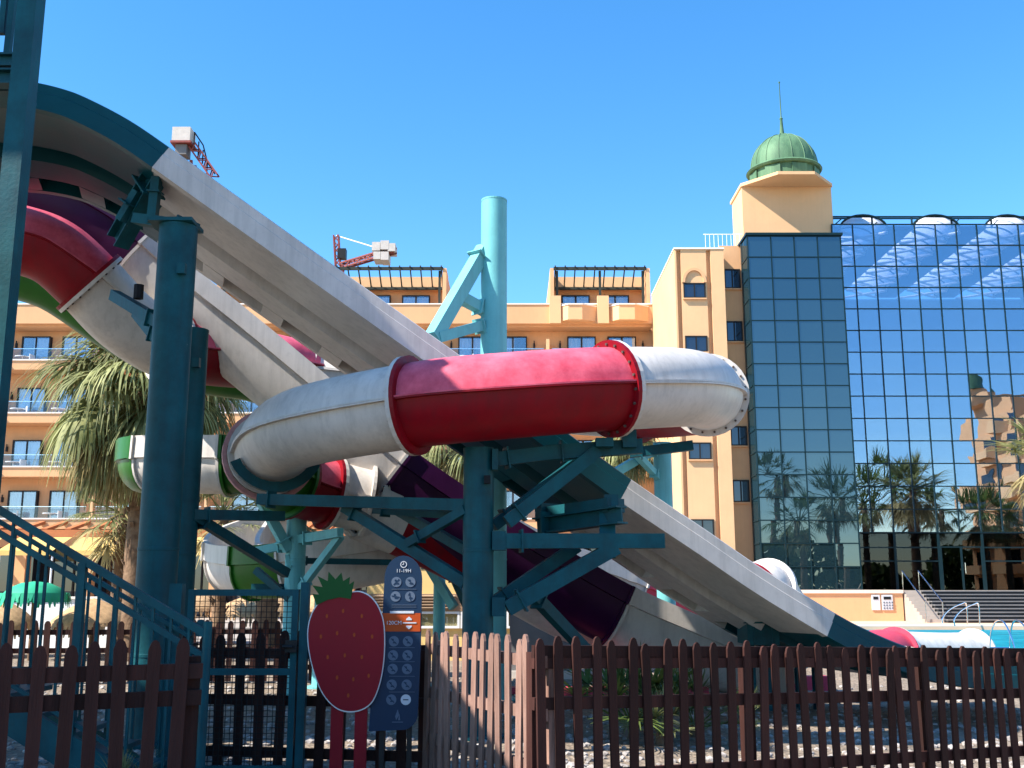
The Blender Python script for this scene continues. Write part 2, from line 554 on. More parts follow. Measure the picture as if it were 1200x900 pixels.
# terrace before the glass halls
TZ = 1.45
struct('terrace', MB().span(8.2, 70, 47.4, 49.6, -0.3, TZ), 'terrace_stone')


# gravel stones near the fence, far too many to count
def stones():
    mb = MB()
    rnd = random.Random(3)
    base = bmesh.new(); bmesh.ops.create_icosphere(base, subdivisions=1, radius=1)
    bv = [v.co.copy() for v in base.verts]; bf = [[v.index for v in f.verts] for f in base.faces]; base.free()
    for i in range(3800):
        y = 9.0 + 11 * rnd.random() ** 1.5
        x = rnd.uniform(-0.5, 0.62) * y
        s = rnd.uniform(0.02, 0.055)
        a = rnd.uniform(0, 6.28); ca, sa = math.cos(a), math.sin(a)
        k = (s * rnd.uniform(.8, 1.5), s, s * rnd.uniform(.45, .8))
        c = Vector((x, y, gz(x, y) + k[2] * .3))
        mb.add([c + Vector((p.x * k[0] * ca - p.y * k[1] * sa, p.x * k[0] * sa + p.y * k[1] * ca, p.z * k[2])) for p in bv], bf, False)
    o = part('gravel_stones', mb, 'stone')
    tag(o, 'loose pale gravel stones strewn over the ground behind the picket fence', 'gravel', kind='stuff')


stones()

# ------------------------------------------------------------------ the hotel behind
HY = 58.6                      # front plane of the balconies
RY = HY + 1.5                  # recessed walls
ROWS = [zat(v, HY) for v in (607, 546, 483, 421)]
PAR_T, PAR_B = zat(357, HY), zat(379, HY)
TX0 = xat(790, 292, 50.2)      # tower left edge
HX0 = -47.0


def hotel():
    h = thing('hotel_building', 'long orange stucco hotel wing with rows of recessed balconies', 'building', (-10, HY, 0))
    part('wall', MB().span(HX0, TX0 + 3, RY, RY + 9, 0, PAR_T - .2), 'stucco', h)
    # parapet, its cap, and the penthouse floor
    part('parapet', MB().span(HX0, TX0 - .02, HY, HY + .3, PAR_B, PAR_T), 'stucco', h)
    part('parapet_cap', MB().span(HX0, TX0 - .02, HY - .05, HY + .35, PAR_T + .002, PAR_T + .07), 'cornice', h)
    part('balcony_slab', MB().span(HX0, TX0 - .02, HY + .31, RY - .01, PAR_B - .12, PAR_B + .12), 'stucco', h)
    spout = MB().box((0, 0, 0), (.1, .5, .1), Matrix.Rotation(R(-20), 3, 'X'))
    spm = spout.mesh('spout'); spm.materials.append(M['terracotta'])
    pairs = [-26.65 + 6.38 * k for k in range(-3, 6)]
    dfm = MB()
    W2, H2 = 1.66, 2.05
    for a in ((-W2 / 2, -W2 / 2 + .07), (-.035, .035), (W2 / 2 - .07, W2 / 2)):
        dfm.span(a[0], a[1], -.06, .06, 0, H2)
    for z0 in (0, H2 - .07):
        for s in (-1, 1):
            dfm.span(s * .035, s * (W2 / 2 - .07), -.059, .059, z0, z0 + .07)
    door_me = dfm.mesh('balcony_door'); door_me.materials.append(M['frame_dark'])
    pane_me = MB().span(-W2 / 4 + .06, W2 / 4 - .06, -.01, .01, .07, H2 - .07).mesh('pane'); pane_me.materials.append(M['glass_door'])
    cur_mes = []
    for k in range(3):
        cm = MB()
        n = 26
        x0, x1 = [(-.76, .76), (-.76, .1), (-.2, .76)][k]
        pts = [(x0 + (x1 - x0) * i / n, .14 + .035 * math.sin(i * 1.9 + k)) for i in range(n + 1)]
        vv = [(x, y, z) for z in (.05, H2 - .1) for x, y in pts]
        cm.add(vv, [(i, i + 1, n + 2 + i, n + 1 + i) for i in range(n)], True)
        me = cm.mesh('curtain'); me.materials.append(M['curtain']); cur_mes.append(me)
    back_me = MB().span(-W2 / 2, W2 / 2, .2, .24, 0, H2).mesh('room_backing'); back_me.materials.append(M['room_dark'])
    lamp_me = MB().box((0, -.06, 0), (.1, .12, .28)).box((0, -.1, .2), (.05, .05, .16)).mesh('wall_lamp'); lamp_me.materials.append(M['frame_dark'])
    rail_me = MB().span(-2.95, 2.95, -.01, .01, 0, .62).mesh('glass_railing'); rail_me.materials.append(M['glass_rail'])
    hand_me = MB().span(-2.95, 2.95, -.02, .02, .62, .65).mesh('handrail'); hand_me.materials.append(M['chrome'])
    fin_me = MB().span(-.09, .09, -.6, .74, 0, 1.5).mesh('dividing_fin'); fin_me.materials.append(M['stucco_pale'])
    tab = MB().lathe((0, 0, 0), [(0, .74), (.42, .74), (.42, .70), (.04, .70), (.03, .05), (.22, .02), (.22, 0), (0, 0)], 16)
    tab_me = tab.mesh('balcony_table'); tab_me.materials.append(M['plastic_white'])
    ch = MB().span(-.24, .24, -.22, .22, .40, .44).span(-.24, .24, .2, .24, .44, .86)
    for sx in (-.2, .2):
        for sy in (-.18, .2):
            ch.span(sx - .02, sx + .02, sy - .02, sy + .02, 0, .4)
    ch_me = ch.mesh('balcony_chair'); ch_me.materials.append(M['plastic_white'])
    rnd = random.Random(5)
    for r, z in enumerate(ROWS):
        part('balcony_band', MB().span(HX0, TX0 - .02, HY, HY + .22, z - .60, z - .08), 'stucco', h)
        part('band_cap', MB().span(HX0, TX0 - .02, HY - .06, HY + .28, z - .078, z), 'cornice', h)
        part('balcony_slab', MB().span(HX0, TX0 - .02, HY + .221, RY - .01, z - .58, z - .42), 'stucco', h)
        fl = z - .42
        for pi, pc in enumerate(pairs):
            inst('glass_railing', rail_me, h, (pc, HY + .1, z + .003))
            inst('handrail', hand_me, h, (pc, HY + .1, z + .003))
            inst('dividing_fin', fin_me, h, (pc + 3.19, HY + .75, fl), scale=(1, 1, 1.1))
            inst('spout', spm, h, (pc - 2.0, HY - .2, z - .35))
            for s in (-1, 1):
                x = pc + s * 1.18
                d = inst('balcony_door', door_me, h, (x, RY - .26, fl))
                inst('room_backing', back_me, d, (x, RY - .25, fl))
                inst('pane', pane_me, d, (x - W2 / 4, RY - .25, fl), (0, 0, rnd.uniform(-.01, .01)))
                inst('pane', pane_me, d, (x + W2 / 4, RY - .28, fl), (0, 0, rnd.uniform(-.01, .01)))
                c = cur_mes[rnd.randrange(3)]
                inst('curtain', c, d, (x, RY - .25, fl))
                inst('wall_lamp', lamp_me, h, (x + s * 1.25, RY - .005, fl + 1.55))
                if -28 < pc < -25 or (-4 < pc < 8 and r == 3):
                    for nm, me, dx, dz_, lab, ct in (('balcony_table', tab_me, -.5, .1, 'round white table standing on a hotel balcony', 'table'), ('balcony_chair', ch_me, .25, .12, 'white plastic chair standing on a hotel balcony', 'chair')):
                        o = bpy.data.objects.new(nm, me)
                        o.location = (x + dx, HY + .75, fl)
                        o.rotation_euler = (0, 0, rnd.uniform(-.6, .6) + (1.57 if ct == 'chair' else 0))
                        col.objects.link(o)
                        tag(o, lab + ' in the ' + ['lowest', 'second lowest', 'second highest', 'highest'][r] + ' row', ct, 'balcony furniture of the hotel')
    # the roof storey: two set-back units with pergolas
    for ux0, ux1 in ((-17.2, xat(524, 340, HY + 1.2)), (xat(645, 340, HY + .2), TX0 - .05)):
        zt = zat(318, HY + 1.0)
        part('roof_wall', MB().span(ux0, ux1, RY + .7, RY + 6, PAR_T - .3, zt - .12), 'stucco', h)
        part('roof_fascia', MB().span(ux0 + .24, ux1 - .24, RY + .2, RY + .69, zt - .85, zt - .13), 'stucco_pale', h)
        part('roof_end_wall', MB().span(ux0, ux0 + .22, HY + .35, RY + .69, PAR_T - .3, zt), 'stucco', h)
        part('roof_end_wall', MB().span(ux1 - .22, ux1, HY + .35, RY + .69, PAR_T - .3, zt), 'stucco', h)
        pg = part('pergola', MB().span(ux0 + .2, ux1 - .2, HY + .3, HY + .42, zt - .12, zt + .06), 'pergola', h)
        part('pergola_beam', MB().span(ux0 + .23, ux1 - .23, RY + .05, RY + .19, zt - .95, zt - .80), 'pergola', pg)
        n = int((ux1 - ux0) / .62)
        for i in range(n + 1):
            x = ux0 + .3 + (ux1 - ux0 - .6) * i / n
            part('slat', MB().beam((x, HY + .24, zt + .10), (x, RY + .19, zt - .74), .07, .09), 'pergola', pg)
        for i in range(3):
            x = ux0 + .4 + (ux1 - ux0 - .8) * i / 2
            part('post', MB().span(x - .07, x + .07, HY + .45, HY + .59, PAR_T - .2, zt - .13), 'pergola', pg)
        k = 0
        x = ux1 - 1.9
        while x > ux0 + 1:
            d = inst('roof_window', door_me, h, (x, RY + .44, PAR_T - .95))
            inst('pane', pane_me, d, (x - W2 / 4, RY + .45, PAR_T - .95)); inst('pane', pane_me, d, (x + W2 / 4, RY + .42, PAR_T - .95))
            inst('curtain', cur_mes[0], d, (x, RY + .45, PAR_T - .95)); inst('room_backing', back_me, d, (x, RY + .45, PAR_T - .95))
            x -= 2.35
    # angular bay parapets of the right roof unit
    for u0, u1 in ((655, 700), (714, 761)):
        a, b = xat(u0, 370, HY), xat(u1, 370, HY)
        z0, z1 = zat(377, HY) , zat(360, HY)
        pts = [(a, HY - .01, z0), (a + .5, HY - .55, z0), (b - .9, HY - .55, z0), (b - .06, HY - .01, z0)]
        o = part('bay_parapet', MB().prism(pts, (0, 0, z1 - z0)), 'stucco_pale', h)
        pts = [(a - .04, HY - .012, z1 + .002), (a + .48, HY - .61, z1 + .002), (b - .88, HY - .61, z1 + .002), (b - .02, HY - .012, z1 + .002)]
        part('bay_cap', MB().prism(pts, (0, 0, .07)), 'cornice', o)
    for u in (651, 707):
        x = xat(u, 370, HY)
        part('pier', MB().span(x - .35, x + .3, HY - .30, HY - .002, zat(380, HY), zat(348, HY)), 'stucco_pale', h)
    # ground floor: columns, dark glazed restaurant, pergola and awnings
    part('ground_glazing', MB().span(HX0, TX0 - .05, RY - .2, RY - .02, 0, ROWS[0] - 1.6), 'glass_tower', h)
    for i in range(14):
        x = HX0 + 2 + i * 3.6
        part('column', MB().span(x - .35, x + .35, HY - .3, HY + .4, 0, ROWS[0] - 1.5), 'stucco', h)
        for k in (1, 2):
            part('glazing_bar', MB().span(x + k * 1.2 - .05, x + k * 1.2 + .05, RY - .28, RY - .21, 0, ROWS[0] - 1.6), 'frame_dark', h)
    part('ground_lintel', MB().span(HX0, TX0 - .05, HY + .45, RY - .03, ROWS[0] - 1.58, ROWS[0] - .62), 'stucco', h)
    zt = ROWS[0] - .25
    for i in range(30):
        x = HX0 + 1 + i * 1.25
        part('pergola_rafter', MB().beam((x, HY - .02, zt), (x - .0, HY - 2.6, zt - .55), .30, .16), 'terracotta', h)
    part('pergola_front', MB().span(HX0, -7, HY - 2.85, HY - 2.62, zt - .95, zt - .55), 'terracotta', h)
    for i, u in enumerate((-60, 20, 95, 210)):
        a = P(u, 638, HY - 3.2); b = P(u + 62, 638, HY - 3.2)
        z1 = zt - 0.95
        aw = MB().add([(a.x, HY - 3.0, z1), (b.x, HY - 3.0, z1), (b.x, HY - 5.2, z1 - .75), (a.x, HY - 5.2, z1 - .75), (a.x, HY - 5.2, z1 - 1.0), (b.x, HY - 5.2, z1 - 1.0)], [(0, 1, 2, 3), (3, 2, 5, 4)])
        part('awning', aw, 'awning', h)
        for xx in (a.x + .05, b.x - .05):
            part('awning_post', MB().tube([(xx, HY - 5.1, 0), (xx, HY - 5.1, z1 - .8)], .05, 8), 'white_paint', h)


hotel()


# ------------------------------------------------------------------ the stair tower with the green dome
def stair_tower():
    t = thing('stair_tower', 'peach stucco stair tower with narrow pilasters and an arched top window', 'building', (10.5, 53, 0))
    Y0 = 50.2
    x0, x1 = TX0, xat(848, 300, Y0)
    zt = zat(292, Y0)
    ga, gb = xat(795, 300, Y0), xat(830, 300, Y0)      # the two grooves
    g = .22
    part('wall', MB().span(x0, x1, Y0 + .25, Y0 + 8.6, 0, zt), 'stucco_pale', t)
    part('pilaster', MB().span(x0, ga - g / 2, Y0, Y0 + .249, 0, zt), 'stucco_pale', t)
    part('pilaster', MB().span(gb + g / 2, x1, Y0, Y0 + .249, 0, zt), 'stucco_pale', t)
    part('panel', MB().span(ga + g / 2, gb - g / 2, Y0 + .03, Y0 + .249, 0, zt - .0), 'stucco_pale', t)
    part('tower_cap', MB().span(x0 - .03, x1 + .03, Y0 - .04, Y0 + 8.6, zt + .002, zt + .08), 'cornice', t)
    cx = (ga + gb) / 2; hw = (gb - ga) / 2 - g / 2 - .05

    def win(xa, xb, za, zb, y, arch=False):
        w = part('window', MB().span(xa, xb, y - .02, y - .004, za, zb), 'glass_tower', t)
        f = MB()
        e = .06
        f.span(xa - e, xa, y - .07, y - .003, za - e, zb + e).span(xb, xb + e, y - .07, y - .003, za - e, zb + e)
        f.span(xa, xb, y - .07, y - .003, za - e, za).span(xa, xb, y - .07, y - .003, zb, zb + e)
        m_ = (xa + xb) / 2
        f.span(m_ - .03, m_ + .03, y - .065, y - .021, za, zb)
        part('frame', f, 'frame_dark', w)
        part('sill', MB().span(xa - .1, xb + .1, y - .12, y - .002, za - .13, za - e - .002), 'stucco', w)
        if arch:
            pts = [(m_ + (hw + .02) * math.cos(math.pi * k / 14), y - .10, zb + .08 + .75 * math.sin(math.pi * k / 14)) for k in range(15)]
            pin = [(m_ + (hw - .12) * math.cos(math.pi * k / 14), y - .10, zb + .08 + .62 * math.sin(math.pi * k / 14)) for k in range(15)]
            vv = pts + pin + [(a, y, c) for a, b, c in pts] + [(a, y, c) for a, b, c in pin]
            fs = []
            for k in range(14):
                fs += [(k, k + 1, 16 + k, 15 + k), (k, 30 + k, 31 + k, k + 1), (15 + k, 16 + k, 46 + k, 45 + k)]
            part('arch_moulding', MB().add(vv, fs), 'stucco', w)
    for v0, v1, arch in ((333, 348, True), (395, 411, False), (457, 472, False), (520, 537, False), (610, 630, False)):
        win(cx - hw + .1, cx + hw - .1, zat(v1, Y0), zat(v0, Y0), Y0 + .03, arch)
    # the lower recessed bay at the right with small square windows
    Y1 = 51.25
    xr = xat(882, 400, 50.0)
    zr = zat(288, Y1)
    part('side_bay', MB().span(x1 + .002, xr + .9, Y1, Y1 + 5, 0, zr), 'stucco', t)
    xa = xat(850, 327, Y1); xb = xat(866, 327, Y1)
    for v0, v1 in ((317, 337), (378, 399), (440, 460), (501, 521), (564, 587)):
        win(xa, xb, zat(v1, Y1), zat(v0, Y1), Y1)
    # roof guard rail
    rl = MB()
    for k in range(12):
        x = x1 - .6 + k * .22
        rl.tube([(x, Y1 + .4, zr), (x, Y1 + .4, zr + .75)], .012, 5)
    rl.tube([(x1 - .7, Y1 + .4, zr + .75), (x1 + 2.0, Y1 + .4, zr + .75)], .02, 6)
    part('roof_railing', rl, 'white_paint', t)


stair_tower()


def dome_tower():
    Y0 = 51.4
    x0, x1 = xat(869, 250, Y0), xat(977, 250, Y0)
    zb, zt = zat(300, Y0), zat(219, Y0)
    cx = (x0 + x1) / 2 - .02
    cx = xat(918, 190, 52.0)
    cy = 52.0
    d = thing('dome_tower', 'square peach turret carrying a green copper dome and thin spire', 'tower', (cx, cy, zb))
    part('wall', MB().span(x0 + .06, x1 - .06, Y0, Y0 + 2.4, zb - .4, zt), 'stucco_pale', d)
    zs = zt + .002
    xa, xb = xat(912, 206, Y0 - 1.7), xat(955, 206, Y0 - 1.7)
    slab = [(x0, Y0 - .05), (xa, Y0 - 1.7), (xb, Y0 - 1.7), (x1, Y0 - .05), (x1, Y0 + 2.6), (x0, Y0 + 2.6)]
    part('roof_slab', MB().prism([(a, b, zs) for a, b in slab], (0, 0, .16)), 'stucco_pale', d)
    zd = zs + .162
    rr = 1.84
    hd = zat(184, cy - rr) - zd
    hc = zat(160, cy) - zd - hd
    prof = [(rr * .93, 0), (rr * .93, hd - .2), (rr * 1.02, hd - .18), (rr * 1.06, hd - .09), (rr * 1.02, hd), (rr * .95, hd + .03)]
    part('drum', MB().lathe((cx, cy, zd), prof, 32), 'copper_green', d)
    dm = MB()
    cap = [(rr * .94 * math.cos(a), hd + .02 + hc * math.sin(a)) for a in [R(x) for x in range(0, 91, 9)]]
    dm.lathe((cx, cy, zd), cap, 32)
    dome = part('dome', dm, 'copper_green', d)
    for k in range(16):
        a0 = 2 * math.pi * k / 16
        pts = [(cx + r_ * 1.004 * math.cos(a0), cy + r_ * 1.004 * math.sin(a0), zd + z_ + .01) for r_, z_ in cap[:-1]]
        part('seam', MB().tube(pts, .022, 5), 'copper_green', dome)
    for k in range(8):
        a0 = 2 * math.pi * k / 8 + .2
        part('drum_panel', MB().box((cx + rr * .94 * math.cos(a0), cy + rr * .94 * math.sin(a0), zd + hd * .45), (.05, .8, hd * .6), Matrix.Rotation(a0, 3, 'Z')), 'copper_green', d)
    zz = zd + hd + hc
    tip = zat(95, cy)
    part('spire', MB().lathe((cx, cy, zz - .05), [(.30, 0), (.22, .14), (.13, .18), (.10, .5), (.07, 1.0), (.10, 1.05), (.05, 1.12), (.035, 1.2), (.02, tip - zz - .1), (.05, tip - zz - .05), (.05, tip - zz), (0, tip - zz + .03)], 12), 'copper_green', d)


dome_tower()


# ------------------------------------------------------------------ glass halls
def curtain_wall(t, x0, x1, y, z0, z1, nx, nz, glass, zbreak=None, jit=.009):
    rnd = random.Random(int(x0 * 10))
    dx, dz = (x1 - x0) / nx, (z1 - z0) / nz
    me = MB().span(-dx / 2 + .03, dx / 2 - .03, -.012, .012, -dz / 2 + .03, dz / 2 - .03).mesh('pane')
    me.materials.append(M[glass])
    for i in range(nx):
        for j in range(nz):
            inst('pane', me, t, (x0 + dx * (i + .5), y, z0 + dz * (j + .5)), (rnd.uniform(-jit, jit), 0, rnd.uniform(-jit, jit)))
    vm = MB().span(-.026, .026, -.05, .06, z0, z1).mesh('mullion'); vm.materials.append(M['mullion'])
    for i in range(nx + 1):
        inst('mullion', vm, t, (x0 + dx * i, y, 0))
    hm = MB().span(x0, x1, -.046, .055, -.024, .024).mesh('transom'); hm.materials.append(M['mullion'])
    for j in range(nz + 1):
        inst('transom', hm, t, (0, y, z0 + dz * j))


GY1, GY2 = 49.6, 51.3
GX0 = xat(876, 285, GY1); GX1 = xat(985, 285, GY1)
GZ1 = zat(277, GY1)


def glass_lift_tower():
    t = thing('glass_tower_block', 'dark teal glazed tower block projecting beside the stair tower', 'building', ((GX0 + GX1) / 2, GY1, TZ))
    z0 = 1.46
    curtain_wall(t, GX0, GX1, GY1, z0, GZ1, 4, 16, 'glass_teal')
    part('core', MB().span(GX0 + .05, GX1 - .05, GY1 + .12, GY1 + 1.6, .5, GZ1 - .1), 'room_dark', t)
    part('roof_edge', MB().span(GX0 - .1, GX1 + .1, GY1 - .12, GY1 + 1.9, GZ1 + .04, GZ1 + .16), 'mullion', t)
    # the narrow left flank
    me = MB().span(-.012, .012, .06, 1.1, -.5, .5).mesh('pane'); me.materials.append(M['glass_teal'])
    n = 16
    dz = (GZ1 - z0) / n
    for j in range(n):
        inst('pane', me, t, (GX0 - .03, GY1, z0 + dz * (j + .5)), scale=(1, 1, dz - .06))
        part('transom', MB().span(GX0 - .07, GX0 - .045, GY1 + .07, GY1 + 1.15, z0 + dz * j - .03, z0 + dz * j + .03), 'mullion', t)
    part('corner_post', MB().span(GX0 - .06, GX0 - .001, GY1 + 1.11, GY1 + 1.35, z0, GZ1), 'mullion', t)


glass_lift_tower()


def glass_hall():
    x0 = GX1 + .15; x1 = x0 + 1.06 * 15
    t = thing('glass_hall', 'tall blue mirrored glass atrium hall with arched skylights on its roof', 'building', ((x0 + x1) / 2, GY2, TZ))
    zt = zat(263, GY2)
    zg = zat(624, GY2)
    nz = 14
    curtain_wall(t, x0, x1, GY2, zg, zt, 15, nz, 'glass_blue')
    D = 13.0
    part('back_wall', MB().span(x0, x1, GY2 + D, GY2 + D + .3, 0, zt - .35), 'room_dark', t)
    part('side_wall', MB().span(x0 - .02, x0 + .06, GY2 + .08, GY2 + D, 0, zt - .1), 'room_dark', t)
    part('side_wall', MB().span(x1 - .06, x1 + .02, GY2 + .08, GY2 + D, 0, zt - .1), 'room_dark', t)
    part('hall_floor', MB().span(x0, x1, GY2 - 1.7, GY2 + D, TZ - .4, TZ - .002), 'terrace_stone', t)
    part('mezzanine', MB().span(x0 + .1, x1 - .1, GY2 + 1.0, GY2 + D, zg - .25, zg + .1), 'room_dark', t)
    # roof strips between barrel vaults that run back from the front
    first = xat(1013, 262, GY2); step = xat(1098, 262, GY2) - first
    rad = step * .33
    vx = [first + step * k for k in range(-1, 5)]
    edges = [x0]
    zr = zt - .25
    for c in vx:
        if c - rad < x0 + .1:
            continue
        if c + rad > x1:
            break
        part('roof_strip', MB().span(edges[-1], c - rad, GY2 + .1, GY2 + D, zr, zr + .2), 'mullion', t)
        n = 12
        prof = [(c - rad * math.cos(math.pi * k / n), zr + .05 + rad * .62 * math.sin(math.pi * k / n)) for k in range(n + 1)]
        vv = [(a, y, b) for y in (GY2 + .12, GY2 + D) for a, b in prof]
        va = part('barrel_vault', MB().add(vv, [(i, i + 1, n + 2 + i, n + 1 + i) for i in range(n)], True), 'vault', t)
        for q in range(8):
            yy = GY2 + .16 + (D - .4) * q / 7
            part('vault_rib', MB().tube([(a, yy, b) for a, b in prof], .06, 6), 'mullion', va)
        for q in range(7):
            ya = GY2 + .16 + (D - .4) * q / 7; yb = GY2 + .16 + (D - .4) * (q + 1) / 7
            part('truss_tie', MB().tube([(c - rad, ya, zr - .05), (c + rad, yb, zr - .05)], .08, 6), 'white_paint', va)
            part('truss_tie', MB().tube([(c + rad, ya, zr - .12), (c - rad, yb, zr - .12)], .08, 6), 'white_paint', va)
        edges.append(c + rad)
    part('roof_strip', MB().span(edges[-1], x1, GY2 + .1, GY2 + D, zr, zr + .2), 'mullion', t)
    # pipe rail along the roof edge
    zp = zt + .52
    part('roof_pipe', MB().tube([(x0 + .1, GY2 + .3, zp), (x1, GY2 + .3, zp)], .05, 8), 'mullion', t)
    part('roof_pipe', MB().tube([(x0 + .3, GY2 + .9, zp + .12), (x1, GY2 + .9, zp + .12)], .04, 8), 'mullion', t)
    for k in range(8):
        x = x0 + .15 + k * 2.05
        if x < x1:
            part('pipe_post', MB().tube([(x, GY2 + .3, zt - .1), (x, GY2 + .3, zp)], .05, 6), 'mullion', t)
            part('pipe_stay', MB().tube([(x, GY2 + .3, zt), (x + .7, GY2 + .9, zp + .12)], .03, 6), 'mullion', t)
    # entrance storey
    dx = 1.06 * 2
    z0 = TZ
    for i in range(8):
        xa = x0 + dx * i
        part('entrance_post', MB().span(xa - .06, xa + .06, GY2 - .03, GY2 + .07, z0, zg - .04), 'mullion', t)
        if i < 7 or True:
            xb = min(xa + dx, x1)
            door = i == 2 or i == 4
            w = part('entrance_door' if door else 'entrance_pane', MB().span(xa + .07, xb - .07, GY2 + .0, GY2 + .02, z0 + .02, zg - .06), 'glass_entry', t)
            b = MB()
            for zz in ((z0 + 1.35, z0 + 2.0) if not door else (z0 + 2.02,)):
                b.span(xa + .061, xb - .061, GY2 - .025, GY2 - .003, zz, zz + .06)
            if door:
                m_ = (xa + xb) / 2
                b.span(m_ - .05, m_ + .05, GY2 - .028, GY2 - .003, z0, z0 + 2.02)
                for e in (xa + .061, xb - .12):
                    b.span(e, e + .06, GY2 - .028, GY2 - .003, z0, z0 + 2.02)
                part('door_handle', MB().tube([(m_ + .12, GY2 - .06, z0 + .8), (m_ + .12, GY2 - .06, z0 + 1.3)], .02, 6), 'chrome', w)
            part('glazing_bar', b, 'mullion', w)
    part('entrance_inner_wall', MB().span(x0 + .1, x1 - .1, GY2 + 6, GY2 + 6.2, TZ, zg - .26), 'room_dark', t)
    nm = part('bright_rear_window', MB().span(x0 + 4.6, x0 + 5.6, GY2 + 5.9, GY2 + 5.98, TZ + 1.0, TZ + 2.3), 'white_paint', t)


glass_hall()


def stepped_terrace():
    xw = xat(1056, 700, 47.3)
    w = thing('terrace_wall', 'low orange terrace wall with pale coping beside the black steps', 'wall', (xw - 3, 47.2, DZ))
    part('wall', MB().span(8.3, xw - .02, 47.05, 47.39, DZ - .2, TZ - .12), 'stucco', w)
    part('coping', MB().span(8.3, xw, 46.98, 47.8, TZ - .118, TZ + .03), 'coping', w)
    s = thing('terrace_steps', 'wide flight of black steps below the glass hall', 'steps', (xw + 6, 46, DZ))
    n = 9
    for k in range(n):
        z1 = DZ + (TZ - DZ) * (k + 1) / n
        z0 = DZ + (TZ - DZ) * k / n
        y = 44.6 + 2.78 * k / n
        o = part('step', MB().span(xw + .9, xw + 22, y, 47.39, z0 + .002, z1 - .05), 'black_step', s)
        part('nosing', MB().span(xw + .88, xw + 22, y - .05, 47.392, z1 - .048, z1), 'grey_panel', o)
    st = thing('stair_flight', 'narrow pale stair between orange wall and black steps', 'steps', (xw + .4, 46, DZ))
    for k in range(n):
        z0 = DZ + (TZ - DZ) * k / n
        y = 44.9 + 2.45 * k / n
        part('step', MB().span(xw + .05, xw + .82, y, 47.39, z0 + .002, z0 + (TZ - DZ) / n), 'terrace_stone', st)
    for xx in (xw + .08, xw + .80):
        part('handrail', MB().tube([(xx, 44.8, DZ), (xx, 44.8, DZ + .85), (xx, 47.2, TZ + .85), (xx, 47.2, TZ)], .025, 8), 'chrome', st)
    # two white notice boards
    for i, (u0, u1) in enumerate(((1021, 1032), (1033, 1047))):
        a = P(u0, 697, 47.0); b = P(u1, 715, 47.0)
        nb = thing('notice_board', ['blank white notice board with a black heading on orange wall', 'white notice board with rows of small symbols on orange wall'][i], 'sign', (a.x, 47.02, b.z))
        part('board', MB().span(a.x, b.x, 47.0, 47.04, b.z, a.z), 'sign_white', nb)
        part('heading', MB().span(a.x + .08, b.x - .08, 46.985, 46.998, a.z - .2, a.z - .08), 'rubber', nb)
        if i == 1:
            for r in range(3):
                for c in range(4):
                    x = a.x + .06 + c * .12
                    part('symbol', MB().span(x, x + .06, 46.985, 46.998, a.z - .36 - r * .12, a.z - .30 - r * .12), 'sign_grey', nb)


stepped_terrace()


def pool_rails():
    # bent handrail pair on the far coping and a ladder on the near side
    a = P(1103, 740, 40.9)
    t = thing('pool_handrail', 'bent chrome handrails leading down into the pool', 'handrail', (a.x, 40.9, DZ))
    for dy in (0, 1.1):
        b = P(1150, 738, 41.2)
        part('rail', MB().tube(spline([V(a.x, 39.6 + dy, .2), V(a.x, 39.6 + dy, .45), V(a.x + .5, 40.1 + dy, .75), V(a.x + 1.15, 40.6 + dy, .95), V(a.x + 1.5, 40.9 + dy, .93), V(a.x + 1.5, 40.95 + dy, DZ)], 5)[0], .025, 8), 'chrome', t)
    c = P(1175, 757, 23.4)
    t = thing('pool_ladder', 'chrome hooped pool ladder standing out of the turquoise water', 'ladder', (c.x, 23.4, 0))
    for dx in (-.22, .22):
        part('rail', MB().tube(spline([V(c.x + dx, 23.6, -.3), V(c.x + dx, 23.5, .45), V(c.x + dx * .9, 23.25, .84), V(c.x + dx * .8, 22.9, .88), V(c.x + dx, 22.5, .6), V(c.x + dx, 22.3, .15)], 5)[0], .018, 8), 'chrome', t)
    for z in (0.3, .06):
        part('rung', MB().tube([(c.x - .22, 23.55, z), (c.x + .22, 23.55, z)], .02, 8), 'chrome', t)


pool_rails()

# ------------------------------------------------------------------ water slides
def shell_prof(r, up, ear=.055, th=.02, wall=.03, n=14):
    """upper or lower half shell of a tube with bolted side ears"""
    g = 1 if up else -1
    e = .0015 * g
    pts = [(r + ear, e), (r + ear, g * th), (r, g * th)]
    for k in range(1, n):
        a = math.pi * k / n
        pts.append((r * math.cos(a), g * r * math.sin(a)))
    pts += [(-r, g * th), (-r - ear, g * th), (-r - ear, e)]
    for k in range(n + 1):
        a = math.pi - math.pi * k / n
        pts.append(((r - wall) * math.cos(a), e + g * (r - wall) * math.sin(a)))
    return pts


def u_prof(w=.46, dep=.78, lip=.25, lipx=.07, n=14, th=.035):
    """open trough with folded-down skirts; top edge at t = 0"""
    o = w + lipx
    pts = [(-o, 0), (-o, -lip), (-w, -lip - .01)]
    for k in range(1, n):
        a = math.pi * k / n
        pts.append((-w * math.cos(a), -lip - .01 - (dep - lip) * math.sin(a)))
    pts += [(w, -lip - .01), (o, -lip), (o, 0)]
    pts += [(w - th, 0)]
    for k in range(0, n + 1):
        a = math.pi * k / n
        pts.append(((w - th) * math.cos(a), -lip - (dep - lip - th) * math.sin(a)))
    pts += [(-w + th, 0)]
    return pts


def scaled(prof, k, cy=0):
    return [(a * k, (b - cy) * k + cy) for a, b in prof]


def ring(path, i, prof_fn, th):
    """path slice of a short collar at index i"""
    C, N, T = frame(path, i)
    p = path[i]
    return [p - T * th / 2, p + T * th / 2]


